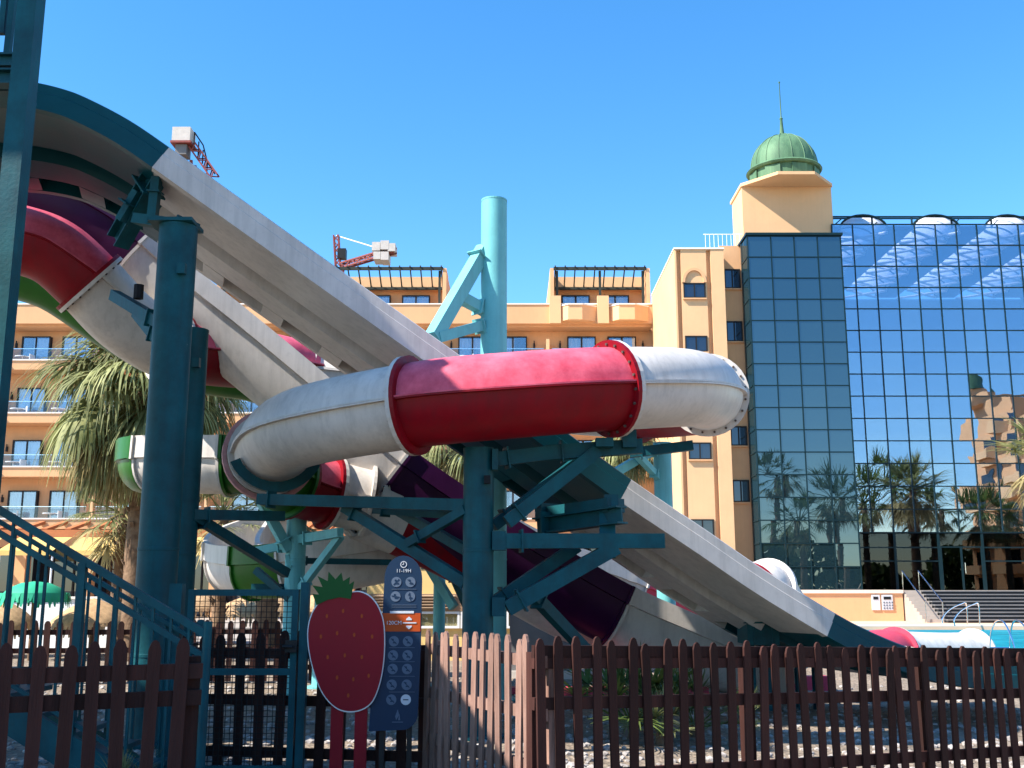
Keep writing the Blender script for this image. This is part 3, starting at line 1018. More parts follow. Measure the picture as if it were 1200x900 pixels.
def bolt_row(path, step, fn, r=.014):
    """small bolt heads along a path; fn(path, i) -> list of (point, normal)"""
    mb = MB()
    last = None
    for i in range(1, len(path) - 1):
        if last is not None and (path[i] - path[last]).length < step:
            continue
        last = i
        for p, nrm in fn(path, i):
            mb.tube([p - nrm * .01, p + nrm * .02], r, 6)
    return mb


def collar(path, i, r_out, r_in, th, matn, parent, bolts=True, sgn=0):
    C, N, T = frame(path, i)
    p = path[i] + T * sgn * th
    n = 32
    vv = []
    for z in (-th / 2, th / 2):
        for rr in (r_out, r_in):
            for k in range(n):
                a = 2 * math.pi * k / n
                vv.append(p + T * z + (C * math.cos(a) + N * math.sin(a)) * rr)
    fs = []
    for k in range(n):
        k2 = (k + 1) % n
        fs += [(k, k2, 2 * n + k2, 2 * n + k), (n + k, n + k2, k2, k), (3 * n + k, 3 * n + k2, 2 * n + k2, 2 * n + k)]
    o = part('flange', MB().add(vv, fs), matn, parent)
    if bolts:
        bm_ = MB()
        for k in range(20):
            a = 2 * math.pi * (k + .5) / 20
            q = p + (C * math.cos(a) + N * math.sin(a)) * (r_out * .5 + r_in * .5)
            bm_.tube([q - T * (th / 2 + .02), q + T * (th / 2 + .02)], .017, 6)
        part('bolt_ring', bm_, 'bolt', o)['kind'] = 'stuff'
    return o


RT = .485


def closed_sections(t, path, cuts, mats_, r=RT):
    """cuts: indices into path; one tube section for each span"""
    for (a, b), m_ in zip(zip(cuts[:-1], cuts[1:]), mats_):
        sl = path[a:b + 1]
        cn = {'red_gel': 'red', 'white_gel': 'white', 'green_gel': 'green', 'pink_gel': 'pink'}[m_]
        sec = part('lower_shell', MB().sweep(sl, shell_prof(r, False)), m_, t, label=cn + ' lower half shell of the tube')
        part('upper_shell', MB().sweep(sl, shell_prof(r, True)), 'red_upper' if m_ == 'red_gel' else m_, t, label=('paler ' if m_ == 'red_gel' else '') + cn + ' upper half shell of the tube')
        collar(path, a, r * 1.17, r * .96, .05, m_, sec, True, .5)
        collar(path, b, r * 1.17, r * .96, .05, m_, sec, False, -.5)
        bl = bolt_row(sl, .30, lambda pa, i: [(pa[i] + frame(pa, i)[0] * s * (r + .03), frame(pa, i)[1]) for s in (-1, 1)], .013)
        if bl.v:
            part('bolt_row', bl, 'bolt', sec)['kind'] = 'stuff'


HC = V(-.30, 14.55, 0)
HR = 3.0
HZ = [(200, 4.95), (180, 4.78), (160, 4.62), (130, 4.40), (100, 4.25), (82, 4.18), (56, 4.04), (29, 3.85), (6, 3.71), (-16, 3.61), (-50, 3.49), (-82, 3.37)]


def tube_slide():
    t = thing('tube_slide', 'red and white closed tube slide coiling round the teal posts', 'water slide', (HC.x, HC.y, 0))
    ctl = [P(-60, 262, 14.0), P(20, 280, 14.0), P(64, 296, 14.1), P(105, 332, 14.3), P(148, 376, 14.7), P(200, 408, 15.3), P(250, 416, 16.0), P(300, 422, 16.7), P(352, 432, 17.3), P(372, 437, 17.5)]
    n0 = len(ctl)
    for ph, z in HZ:
        a = R(ph)
        ctl.append(V(HC.x + HR * math.sin(a), HC.y - HR * math.cos(a), z))
    n1 = len(ctl)
    ctl += [V(-3.42, 14.75, 3.24), V(-3.25, 15.35, 3.12), V(-2.75, 15.85, 3.0), V(-2.2, 16.05, 2.9)]
    path, ix = spline(ctl, 7)
    cuts = [ix[0], ix[3], ix[5], ix[9], ix[n0 + 3], ix[n0 + 5], ix[n0 + 7], ix[n0 + 9], ix[n0 + 11], ix[n1 + 1], ix[n1 + 2], ix[n1 + 3]]
    closed_sections(t, path, cuts, ['red_gel', 'white_gel', 'red_gel', 'white_gel', 'red_gel', 'white_gel', 'red_gel', 'white_gel', 'green_gel', 'red_gel', 'white_gel'])
    # pink end flange of the left bend, seen edge on
    collar(path, ix[n0 + 11], RT * 1.30, RT * .99, .09, 'flange', t, True, .9)
    # saddle cradle below the left bend
    i = ix[n0 + 10] + 4
    C, N, T = frame(path, i)
    vv = []
    for z in (-.05, .05):
        for rr in (RT * 1.03, RT * 1.30):
            for k in range(15):
                a = R(205 + 130 * k / 14)
                vv.append(path[i] + T * z + (C * math.cos(a) + N * math.sin(a)) * rr)
    fs = []
    for k in range(14):
        fs += [(k, k + 1, 16 + k, 15 + k), (30 + k, 45 + k, 46 + k, 31 + k), (15 + k, 16 + k, 46 + k, 45 + k), (k, 30 + k, 31 + k, k + 1)]
    fs += [(0, 15, 45, 30), (14, 44, 59, 29)]
    part('cradle', MB().add(vv, fs), 'teal', t)
    # outlet trough that runs on to the right behind the purple flume
    ctl = [V(-2.2, 16.05, 3.1), P(432, 573, 16.25), P(510, 606, 16.7), P(600, 652, 17.1), P(690, 700, 17.6), P(790, 728, 18.2), P(860, 738, 18.8)]
    path, ix = spline(ctl, 8)
    for a, b, m_ in ((ix[0], ix[1] + 5, 'white_gel'), (ix[1] + 5, ix[2] + 5, 'red_gel'), (ix[2] + 5, ix[4] + 3, 'white_gel'), (ix[4] + 3, ix[5], 'red_gel'), (ix[5], ix[6], 'white_gel')):
        part('trough_section', MB().sweep(path[a:b + 1], u_prof(.46, .8, .2)), m_, t, label=m_.split('_')[0] + ' open trough section')


tube_slide()


def open_flume(name, label, cat, ctl, secs, prof, n=8, rim=True):
    path, ix = spline(ctl, n)
    t = thing(name, label, cat, (path[len(path) // 2].x, path[len(path) // 2].y, 0))
    for a, b, m_ in secs:
        sl = path[ix[a]:ix[b] + 1]
        s_ = part('trough_section', MB().sweep(sl, prof), m_, t, label=m_.split('_')[0] + ' open trough section')
        for i, sg in ((ix[a], .5), (ix[b], -.5)):
            C, N, T = frame(path, i)
            p = path[i] + T * sg * .05
            cy = sum(q[1] for q in prof) / len(prof)
            nn = len(prof)
            outp = scaled(prof, 1.09, cy)
            m2 = MB().sweep([p - T * .022, p + T * .022], [(a_ * 1.08, min(b_ * 1.06, .0)) for a_, b_ in prof])
            part('flange', m2, m_, s_)
    return t


BY, BM_ = 16.14, .2
bl = [(-60, 164), (20, 182), (80, 204), (140, 237), (178, 269), (236, 320), (295, 367), (395, 450), (484, 527), (602, 607), (695, 661), (744, 688), (800, 713), (870, 741), (940, 757)]
CB = Vector((-BM_, 1, 0)).normalized()
b_ctl = [PL(u, v, BY, BM_) + CB * .53 for u, v in bl]
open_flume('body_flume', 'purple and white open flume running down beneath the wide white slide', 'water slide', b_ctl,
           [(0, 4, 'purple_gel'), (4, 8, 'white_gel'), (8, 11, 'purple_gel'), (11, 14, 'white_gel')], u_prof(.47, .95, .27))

# green and white flume behind, folding back on itself
e_ctl = [P(-60, 270, 17.6), P(16, 292, 17.6), P(80, 314, 17.7), P(160, 366, 17.9), P(238, 404, 18.1), P(300, 416, 18.4), P(370, 440, 18.9), P(425, 475, 18.8), P(428, 500, 18.0), P(385, 512, 17.0), P(318, 515, 16.3), P(272, 515, 16.2), P(225, 515, 16.4), P(188, 515, 16.6), P(176, 517, 17.0), P(178, 521, 17.8), P(215, 532, 18.4)]
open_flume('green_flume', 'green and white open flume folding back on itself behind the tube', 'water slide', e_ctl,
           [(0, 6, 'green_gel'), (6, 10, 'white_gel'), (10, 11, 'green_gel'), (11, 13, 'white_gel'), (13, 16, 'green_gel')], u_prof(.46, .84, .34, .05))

h_ctl = [P(345, 590, 20.5), P(305, 605, 20.4), P(278, 622, 19.8), P(273, 636, 18.8), P(300, 641, 17.9), P(342, 638, 17.4), P(400, 630, 17.3), P(470, 618, 17.6)]
open_flume('lower_flume', 'low white and green flume bending back beside the slim teal post', 'water slide', h_ctl,
           [(0, 3, 'white_gel'), (3, 4, 'white_gel'), (4, 5, 'green_gel'), (5, 7, 'white_gel')], u_prof(.44, .84, .3, .05))

j_ctl = [P(560, 590, 20.5), P(640, 632, 21), P(720, 660, 21.5), P(748, 672, 21.7), P(830, 708, 22.5), P(900, 735, 23)]
open_flume('far_flume', 'white and pink flume glimpsed between the purple flume and wide slide', 'water slide', j_ctl,
           [(0, 3, 'white_gel'), (3, 5, 'pink_gel')], u_prof(.46, .84, .3, .05))


def pool_tube():
    ctl = [P(842, 712, 22.5), P(876, 699, 23.2), P(898, 692, 23.7), P(924, 726, 24.6), P(975, 775, 25.6), P(1030, 768, 26.8), P(1050, 769, 27.3), P(1100, 770, 28.2), P(1142, 769, 28.9)]
    path, ix = spline(ctl, 8)
    t = thing('pool_tube_slide', 'white tube slide with pink joint ending in the swimming pool', 'water slide', (path[-1].x - 2, path[-1].y - 2, 0))
    closed_sections(t, path, [ix[0], ix[2], ix[4], ix[6], ix[8]], ['white_gel', 'white_gel', 'pink_gel', 'white_gel'], .62)
    collar(path, ix[1] + 3, .62 * 1.14, .60, .10, 'red_gel', t, False, -.6)


pool_tube()

# ---- the wide two-lane white slide in front
AY, AM = 12.7, .308
CA = Vector((-AM, 1, 0)).normalized()


def lane_prof(rec=0.0):
    """underside polygon of the two-lane slide: near wall, lane, groove, lane, far edge; t = 0 at the near rim"""
    D = -.335
    g = -.16
    und = [(.012, -.02), (.012, -.125), (0, -.135), (0, D), (.10, D - .012), (.14, D + .02), (1.16, D + .01), (1.20, g), (1.62, g), (1.66, D + .01), (2.26, D), (2.28, D + rec), (2.73, D + rec), (2.74, D), (2.85, D), (2.85, -.02)]
    top = [(2.81, 0), (2.26, 0), (2.18, D + .12), (1.80, D + .08), (1.64, -.05), (1.20, -.05), (1.06, D + .08), (.22, D + .08), (.14, 0), (.05, 0)]
    return und + top


def wide_slide():
    t = thing('wide_slide', 'wide white two-lane speed slide with teal hump and teal foot', 'water slide', PL(600, 700, AY, AM).to_tuple()[:2] + (0,))
    px = [(-50, 84), (0, 88), (35, 93), (70, 101), (100, 112), (150, 138), (199, 171), (270, 222), (380, 301), (485, 376), (580, 444), (655, 498), (741, 561), (830, 621), (900, 669), (980, 718), (1020, 739), (1060, 756), (1100, 769), (1150, 777), (1210, 780), (1280, 782)]
    path, ix = spline([PL(u, v, AY, AM) for u, v in px], 6)
    segs = [(0, 6, 'teal_slide'), (6, 10, 'white_gel'), (10, 12, 'teal_slide'), (12, 15, 'white_gel'), (15, 21, 'teal_slide')]
    for a, b, m_ in segs:
        sl = path[ix[a]:ix[b] + 1]
        part('slide_section', MB().sweep(sl, lane_prof(.27), smooth=False), m_, t, label={'t': 'dark teal', 'w': 'white'}[m_[0]] + ' two-lane slide section')
    # solid blocks between the hollows along the far edge of the underside
    L = [0]
    for i in range(1, len(path)):
        L.append(L[-1] + (path[i] - path[i - 1]).length)
    s = .4
    while s < L[-1] - 1:
        i = max(k for k in range(len(L)) if L[k] <= s)
        if i + 1 >= len(path):
            break
        f = (s - L[i]) / (L[i + 1] - L[i])
        p = path[i].lerp(path[i + 1], f)
        C, N, T = frame(path, i)
        m_ = next(mm for a, b, mm in segs if ix[a] <= i <= ix[b])
        w = .34
        vv = []
        for e in (-w / 2, w / 2):
            for a, b in ((2.282, -.336), (2.728, -.336), (2.728, -.067), (2.282, -.067)):
                vv.append(p + T * e + C * a + N * b)
        part('edge_block', MB().add(vv, [(0, 3, 2, 1), (4, 5, 6, 7), (0, 1, 5, 4), (1, 2, 6, 5), (2, 3, 7, 6), (3, 0, 4, 7)]), m_, t)
        s += .98
    return path, ix


A_path, A_ix = wide_slide()


def teal_saddles():
    # low I-beam feet under the bottom of the wide slide
    for k, (u, v, Y) in enumerate(((888, 742, 15.9), (945, 745, 16.3))):
        a = P(u, v, Y)
        g = gz(a.x, a.y)
        t = thing('slide_trestle', ['squat teal trestle under the slide next to the purple flume end', 'squat teal trestle under the slide next to its teal foot'][k], 'support', (a.x, a.y, g), 'trestles under the wide slide')
        part('cross_beam', MB().box(a, (.46, .7, .30)), 'teal', t)
        part('top_plate', MB().box(a + V(0, 0, .165), (.54, .8, .026)), 'teal', t)
        for sx in (-.13, .13):
            part('leg', MB().ibeam((a.x + sx, Y, g), (a.x + sx, Y, a.z - .151), .12, .16, .02), 'teal', t)
            part('stiffener', MB().box((a.x + sx, Y - .36, a.z), (.025, .02, .28)), 'teal', t)


teal_saddles()

# ------------------------------------------------------------------ teal supports
POSTS = {}


def post(name, label, u, Y, dia, vtop, m_='teal', group=None, vref=None, zb=None):
    b = P(u, vref or 500, Y)
    zt = zat(vtop, Y)
    g = gz(b.x, Y)
    t = thing(name, label, 'post', (b.x, Y, g), group)
    pp = part('post', MB().tube([(b.x, Y, g - .1), (b.x, Y, zt)], dia / 2, 28), m_, t)
    part('base_plate', MB().lathe((b.x, Y, g), [(0, .03), (dia * .9, .03), (dia * .9, -.02)], 20, False), m_, t)
    part('cap', MB().lathe((b.x, Y, zt), [(dia / 2 * 1.02, -.012), (dia / 2 * 1.02, .015), (0, .016)], 28, False), m_, t)
    for zz in (g + .9, g + 2.0):
        if zz < zt - .4:
            part('weld_band', MB().lathe((b.x, Y, zz), [(dia / 2 * .99, -.02), (dia / 2 * 1.025, -.015), (dia / 2 * 1.025, .015), (dia / 2 * .99, .02)], 28), m_, t)
    POSTS[name + str(u)] = t
    return t


def arm(t, a, b, w, h, name='arm', m_='teal', i=False, ext=0):
    mb = MB()
    if i:
        mb.ibeam(a, b, w, h)
    else:
        mb.beam(a, b, w, h, ext)
    o = part(name, mb, m_, t)
    a, b = Vector(a), Vector(b)
    T = (b - a).normalized()
    part('end_plate', MB().beam(a + T * .17, a + T * .19, w * 1.5, h * 1.55), m_, o)
    return o


def supports():
    # near centre post under the red tube
    YN = 11.9
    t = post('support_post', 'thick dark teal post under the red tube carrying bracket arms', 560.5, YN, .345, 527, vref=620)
    part('clamp_plate', MB().span(P(577, 540, YN).x, P(584, 540, YN).x, YN - .16, YN + .1, zat(552, YN), zat(528, YN)), 'teal', t)
    part('clamp_plate', MB().span(P(577, 640, YN).x, P(593, 640, YN).x, YN - .12, YN + .1, zat(645, YN), zat(623, YN)), 'teal', t)
    part('clamp_plate', MB().span(P(577, 640, YN).x, P(592, 640, YN).x, YN - .12, YN + .1, zat(722, YN), zat(700, YN)), 'teal', t)
    part('bolt', MB().box(P(571, 562, YN - .19), (.07, .06, .09)), 'rubber', t)
    # right arms
    arm(t, P(576, 539, YN), P(652, 530, YN + .2), .14, .16)
    arm(t, P(640, 531, YN + .2), P(752, 523, YN + .3), .14, .17)
    arm(t, P(594, 612, YN), P(700, 528, YN + .2), .13, .15, 'brace')
    arm(t, P(578, 616, YN + .25), P(672, 545, YN + .6), .12, .13, 'brace')
    arm(t, P(592, 634, YN - .05), P(777, 634, YN + .2), .16, .165, i=False)
    arm(t, P(594, 713, YN - .05), P(722, 641, YN + .12), .15, .17, 'brace')
    arm(t, P(576, 708, YN + .25), P(676, 640, YN + .5), .13, .14, 'brace')
    arm(t, P(712, 652, YN + .12), P(712, 596, YN + .3), .18, .14, 'upright')
    arm(t, P(630, 617, YN + .9), P(729, 603, YN + .05), .2, .2, 'cross_beam', i=True)
    arm(t, P(637, 604, YN + 1.1), P(722, 592, YN + .25), .3, .16, 'cross_beam')
    part('bearing', MB().box(P(716, 590, YN + .25), (.16, .12, .2)), 'teal', t)
    arm(t, P(622, 694, YN + .6), P(690, 766, YN + 1.4), .12, .13, 'brace')
    # cradle block where the tube rests on the arm
    part('saddle', MB().box(P(737, 515, YN + .2), (.16, .2, .2)), 'teal', t)
    part('saddle', MB().box(P(708, 519, YN + .1), (.2, .16, .1)), 'teal', t)
    # left arms
    arm(t, P(304, 585, YN + 1.2), P(546, 592, YN), .12, .135)
    arm(t, P(440, 597, YN + 1.3), P(548, 604, YN + .3), .11, .11)
    arm(t, P(404, 594, YN + .9), P(546, 683, YN), .11, .125, 'brace')
    arm(t, P(478, 637, YN + .35), P(546, 597, YN - .04), .10, .10, 'brace')
    arm(t, P(452, 590, YN + 1.6), P(556, 650, YN + .3), .1, .11, 'brace')
    # tall post behind, in teal tinted with sunlight
    YF = 15.72
    t = post('support_post', 'tall sunlit-tinted teal post rising above the red tube', 578.8, YF, .405, 236, 'teal_sunlit', vref=330)
    arm(t, P(566, 294, YF), P(509, 393, YF - .9), .18, .20, 'brace', 'teal_sunlit', ext=.05)
    arm(t, P(570, 380, YF), P(512, 396, YF - .9), .15, .15, 'arm', 'teal_sunlit')
    arm(t, P(570, 365, YF), P(537, 347, YF - .4), .15, .16, 'brace', 'teal_sunlit')
    # slimmer posts
    t = post('support_post', 'slim sunlit-tinted teal post beneath the far red tube bend', 777, 17.3, .30, 520, 'teal_sunlit', vref=560)
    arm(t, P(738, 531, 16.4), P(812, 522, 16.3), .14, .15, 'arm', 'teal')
    arm(t, P(772, 524, 17.2), P(700, 566, 16.4), .12, .13, 'brace', 'teal_sunlit')
    arm(t, P(772, 560, 17.25), P(742, 528, 16.5), .1, .1, 'brace', 'teal_sunlit')
    t = post('support_post', 'slim teal post with outstretched braces beside the gate', 346, 16.0, .30, 606, 'teal_sunlit', vref=660)
    arm(t, P(338, 645, 15.9), P(300, 575, 15.6), .14, .14, 'brace', 'teal_sunlit')
    arm(t, P(337, 650, 15.9), P(352, 745, 15.9), .06, .1, 'rib', 'teal_sunlit')
    arm(t, P(352, 632, 15.9), P(399, 624, 15.2), .11, .13, 'arm', 'teal_sunlit')
    arm(t, P(352, 690, 15.9), P(399, 628, 15.3), .10, .10, 'brace', 'teal_sunlit')
    arm(t, P(340, 638, 15.9), P(300, 646, 16.1), .10, .12, 'arm', 'teal_sunlit')
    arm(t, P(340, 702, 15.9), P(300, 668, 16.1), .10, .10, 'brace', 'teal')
    arm(t, P(345, 657, 16.1), P(458, 659, 16.6), .09, .09, 'arm', 'teal')
    part('saddle', MB().box(P(325, 688, 16.3), (.7, .4, .1)), 'teal', t)
    t = post('support_post', 'short teal post supporting the low flume behind the height board', 378, 17.6, .26, 655, 'teal_sunlit', vref=700)
    arm(t, P(380, 690, 17.5), P(432, 655, 17.3), .08, .09, 'brace', 'teal_sunlit')
    t = post('support_post', 'far teal post with braces behind the height board', 515, 18.0, .2, 640, 'teal_sunlit', vref=690)
    arm(t, P(492, 642, 17.9), P(524, 642, 17.7), .12, .13, 'arm', 'teal_sunlit')
    arm(t, P(496, 652, 17.9), P(532, 712, 17.6), .11, .14, 'brace', 'teal_sunlit')
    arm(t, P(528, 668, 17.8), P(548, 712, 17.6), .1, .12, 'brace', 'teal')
    # the thick left pillar and the shorter one behind it
    YP = 11.4
    t = post('support_pillar', 'thickest dark teal pillar holding up the wide slide hump', 196, YP, .425, 268, vref=480)
    part('top_plate', MB().box(P(206, 264, YP), (.50, .46, .04)), 'teal', t)
    arm(t, P(228, 266, YP + .15), P(160, 257, YP + .5), .16, .12)
    arm(t, P(182, 205, YP + .45), P(138, 284, YP + .9), .2, .26, 'cradle_arm', i=True)
    arm(t, P(184, 208, YP + .30), P(178, 262, YP + .35), .10, .12, 'hanger')
    arm(t, P(170, 228, YP + .6), P(150, 262, YP + .7), .34, .10, 'gusset')
    part('lug', MB().box(P(213, 315, YP - .22), (.09, .08, .12)), 'teal', t)
    arm(t, P(186, 377, YP + .1), P(134, 346, YP + 1.1), .12, .13)
    arm(t, P(186, 398, YP + .1), P(160, 366, YP + .7), .10, .12, 'brace')
    part('clamp', MB().tube([P(162, 350, YP + .6), P(163, 334, YP + .6)], .06, 8), 'rubber', t)
    t = post('support_pillar', 'shorter dark teal pillar standing close behind the thickest one', 223, 12.9, .34, 388, vref=480)
    arm(t, P(226, 603, 12.85), P(332, 605, 13.6), .11, .125)
    arm(t, P(226, 604, 12.85), P(336, 672, 14.2), .10, .12, 'brace')
    part('lug', MB().box(P(230, 425, 12.66), (.09, .08, .12)), 'teal', t)


supports()

# ------------------------------------------------------------------ left stair tower: tall post, platform, stairs with railings
def slide_stairs():
    t = thing('slide_stairs', 'teal steel stairs with baluster railings climbing to the left', 'stairs', (-2.6, 8.7, 0))
    YN, YF = 8.25, 9.25
    A0, B0 = P(243, 744, YN), P(-10, 592, YN)
    T = (B0 - A0)
    slope = T.z / T.x
    for Y in (YN, YF):
        sh = 0 if Y == YN else -.42
        a = V(A0.x + sh, Y, A0.z + abs(sh) * -slope - (.3 if sh else 0)); b = V(a.x - 3.4, Y, a.z - 3.4 * slope)
        r_ = part('handrail', MB().beam(a, b, .05, .055 if Y == YN else .035), 'teal', t)
        if Y == YN:
            part('handrail', MB().beam(a + V(0, 0, -.17), b + V(0, 0, -.17), .035, .045), 'teal', t)
        lo = V(0, 0, -1.42)
        part('stringer', MB().beam(a + lo, b + lo, .05, .24), 'teal', t)
        part('bottom_rail', MB().beam(a + V(0, 0, -1.2), b + V(0, 0, -1.2), .03, .03), 'teal', t)
        nb = 24 if Y == YN else 15
        for k in range(1, nb):
            p = a.lerp(b, k / nb)
            big = k % 9 == 7 and Y == YN
            w = .06 if big else .020
            part('newel' if big else 'baluster', MB().span(p.x - w / 2, p.x + w / 2, Y - w / 2, Y + w / 2, max(.0, p.z - (1.40 if big else 1.19)), p.z - .02), 'teal', r_)
        if Y == YN:
            part('end_post', MB().tube([(a.x + .0, Y, max(0, a.z - 1.2)), (a.x, Y, a.z + .10)], .035, 12), 'teal', t)
    for k in range(14):
        x = A0.x - .15 - k * .26
        z = A0.z - 1.40 - (k * .26 + .15) * slope - .02
        if z > .03:
            part('tread', MB().span(x - .15, x + .15, YN + .03, YF - .03, z - .04, z), 'teal', t)


slide_stairs()


def start_tower():
    a = P(9, 300, 9.6)
    t = thing('start_tower', 'teal steel start tower post with platform beams beside the hump', 'tower', (a.x, 9.6, 0))
    part('post', MB().span(a.x - .095, a.x + .095, 9.5, 9.69, -.1, zat(-120, 9.6)), 'teal', t)
    part('post', MB().span(a.x - 2.2, a.x - 2.0, 9.5, 9.69, -.1, zat(-120, 9.6)), 'teal', t)
    part('post', MB().span(a.x - 2.2, a.x - 2.0, 11.5, 11.69, -.1, zat(-120, 9.6)), 'teal', t)
    part('platform_beam', MB().ibeam((a.x - 2.3, 9.6, zat(72, 9.6)), (a.x - .1, 9.6, zat(72, 9.6)), .12, .14), 'teal', t)
    part('platform_beam', MB().ibeam((a.x - 2.3, 9.6, zat(92, 9.6)), (a.x - .1, 9.6, zat(92, 9.6)), .14, .16), 'teal', t)
    part('platform', MB().span(a.x - 2.3, a.x - .1, 9.75, 10.1, zat(98, 9.6), zat(94, 9.6)), 'teal', t)
    # unseen roof added left of the view, sized to shade pillars and tube
    part('shade_roof', MB().span(-15.5, -6.5, 7.8, 12.4, 10.2, 10.35), 'teal', t)
    for x in (-15.2, -6.8):
        for y in (8.0, 12.2):
            part('shade_roof_post', MB().tube([(x, y, 0), (x, y, 10.19)], .08, 10), 'teal', t)
    part('start_platform', MB().span(-15.4, -9.0, 8.0, 12.3, 6.3, 6.45), 'teal', t)
    for u0, v0, u1, v1 in ((2, 40, 12, -60), (8, 70, 22, -60)):
        part('stay', MB().beam(P(u0, v0, 9.9), P(u1, v1, 9.9), .06, .06), 'teal', t)


start_tower()


def added_shelter():  # made-up roof out of view, placed to shade gate and height board
    t = thing('shade_shelter', 'unseen brown timber shelter added to shade the gate and height board', 'shelter', (-7, 5.4, 0))
    part('roof', MB().span(-9.6, -4.5, 2.6, 8.35, 5.2, 5.35), 'wood_dark', t)
    part('roof_edge', MB().span(-9.7, -4.45, 2.5, 2.598, 5.15, 5.4), 'wood_dark', t)
    for x in (-9.4, -4.7):
        for y in (2.8, 5.4):
            part('post', MB().span(x - .07, x + .07, y - .07, y + .07, 0, 5.198), 'wood_dark', t)


added_shelter()


# ------------------------------------------------------------------ picket fences
def picket_mesh(h, w=.088, th=.02):
    k = w / 2
    pts = [(-k, 0, 0), (k, 0, 0), (k, 0, h - .055), (k * .62, 0, h - .014), (k * .2, 0, h), (-k * .2, 0, h), (-k * .62, 0, h - .014), (-k, 0, h - .055)]
    return MB().prism(pts, (0, th, 0))


PK = {}


def fence(label, a, b, matn, h=1.16, gap=.185, back=1, rails=(.20, .62, 1.00), posts=True, skip=None, zoff=0, w=.088, rng=1):
    a, b = Vector((a[0], a[1], 0)), Vector((b[0], b[1], 0))
    d = b - a
    L = d.length
    ang = math.atan2(d.y, d.x)
    T = d.normalized(); Nn = Vector((-T.y, T.x, 0))          # Nn points away from the camera for left-to-right runs
    t = thing('picket_fence', label, 'fence', ((a.x + b.x) / 2, (a.y + b.y) / 2, gz((a.x + b.x) / 2, (a.y + b.y) / 2)), 'picket fences')
    rnd = random.Random(rng)
    n = int(L / gap)
    for k in range(n + 1):
        p = a + T * (k * gap)
        v = rnd.randrange(4)
        key = (matn, round(h, 2), v, w)
        if key not in PK:
            me = picket_mesh(h + (-.018, .0, .010, .022)[v], w * (1, .97, 1.03, .95)[v]).mesh('picket'); me.materials.append(M[matn]); PK[key] = me
        z = gz(p.x, p.y) + .03 + zoff
        inst('picket', PK[key], t, (p.x, p.y, z), (rnd.uniform(-.02, .02), rnd.uniform(-.022, .022), ang + rnd.uniform(-.07, .07)))
    off = Nn * (.022 + .03)
    for r_ in rails:
        pa = a - T * .05 + off; pb = b + T * .05 + off
        za = gz(a.x, a.y) + zoff + r_; zb = gz(b.x, b.y) + zoff + r_
        part('rail', MB().beam((pa.x, pa.y, za), (pb.x, pb.y, zb), .045, .085), matn, t)
    if posts:
        m_ = max(1, int(L / 1.8))
        for k in range(m_ + 1):
            p = a + T * (L * k / m_) + Nn * .125
            g = gz(p.x, p.y) + zoff
            part('post', MB().box((p.x, p.y, g + h / 2 - .07), (.085, .085, h), Matrix.Rotation(ang, 3, 'Z')), matn, t)
    return t


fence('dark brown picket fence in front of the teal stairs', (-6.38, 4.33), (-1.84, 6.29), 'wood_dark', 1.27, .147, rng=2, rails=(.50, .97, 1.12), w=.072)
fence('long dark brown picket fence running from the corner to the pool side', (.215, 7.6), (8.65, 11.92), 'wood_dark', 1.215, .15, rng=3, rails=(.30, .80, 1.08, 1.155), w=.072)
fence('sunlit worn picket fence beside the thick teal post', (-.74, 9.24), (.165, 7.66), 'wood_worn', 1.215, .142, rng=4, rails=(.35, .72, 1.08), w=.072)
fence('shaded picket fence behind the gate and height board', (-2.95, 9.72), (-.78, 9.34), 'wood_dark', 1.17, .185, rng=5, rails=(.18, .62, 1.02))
fence('far dark picket fence before the white pool huts', (-9.0, 18.0), (-3.2, 18.6), 'wood_dark', 1.0, .2, rng=6, rails=(.25, .55, .85), w=.10)


# ------------------------------------------------------------------ mesh gate
def gate():
    Y = 9.35
    a, b = P(222, 690, Y), P(351, 690, Y)
    x0, x1 = a.x, b.x
    zt = a.z - .005
    t = thing('mesh_gate', 'teal steel gate filled with black square wire mesh', 'gate', (x0, Y, 0))
    part('hinge_post', MB().span(x0 - .16, x0 - .05, Y - .05, Y + .06, 0, zt + .05), 'teal', t)
    part('latch_post', MB().span(x1 + .02, x1 + .09, Y - .04, Y + .04, 0, zt + .06), 'teal', t)
    w = .055
    part('frame_bar', MB().span(x0, x0 + w, Y - .025, Y + .025, .06, zt), 'teal', t)
    part('frame_bar', MB().span(x1 - w, x1, Y - .025, Y + .025, .06, zt), 'teal', t)
    for z in (zt - w, zat(791, Y), .06):
        part('frame_bar', MB().span(x0 + w + .001, x1 - w - .001, Y - .024, Y + .024, z, z + w), 'teal', t)
    m_ = MB()
    nx, nz = 19, 31
    for i in range(1, nx):
        x = x0 + w + (x1 - x0 - 2 * w) * i / nx
        m_.span(x - .0028, x + .0028, Y - .006, Y, .1, zt - w)
    for j in range(1, nz):
        z = .1 + (zt - w - .1) * j / nz
        m_.span(x0 + w, x1 - w, Y + .001, Y + .006, z - .0028, z + .0028)
    part('wire_mesh', m_, 'rubber', t)['kind'] = 'stuff'
    lk = MB().box((x1 - .04, Y - .05, zat(757, Y)), (.10, .06, .10)).tube([(x1 - .10, Y - .06, zat(757, Y)), (x1 - .10, Y - .11, zat(757, Y)), (x1 - .02, Y - .11, zat(757, Y))], .014, 8)
    part('latch', lk, 'frame_dark', t)
    part('knob', MB().lathe((x0 + .14, Y - .08, zat(738, Y)), [(0, .09), (.03, .085), (.042, .03), (.042, -.05), (0, -.055)], 14), 'teal', t)


gate()


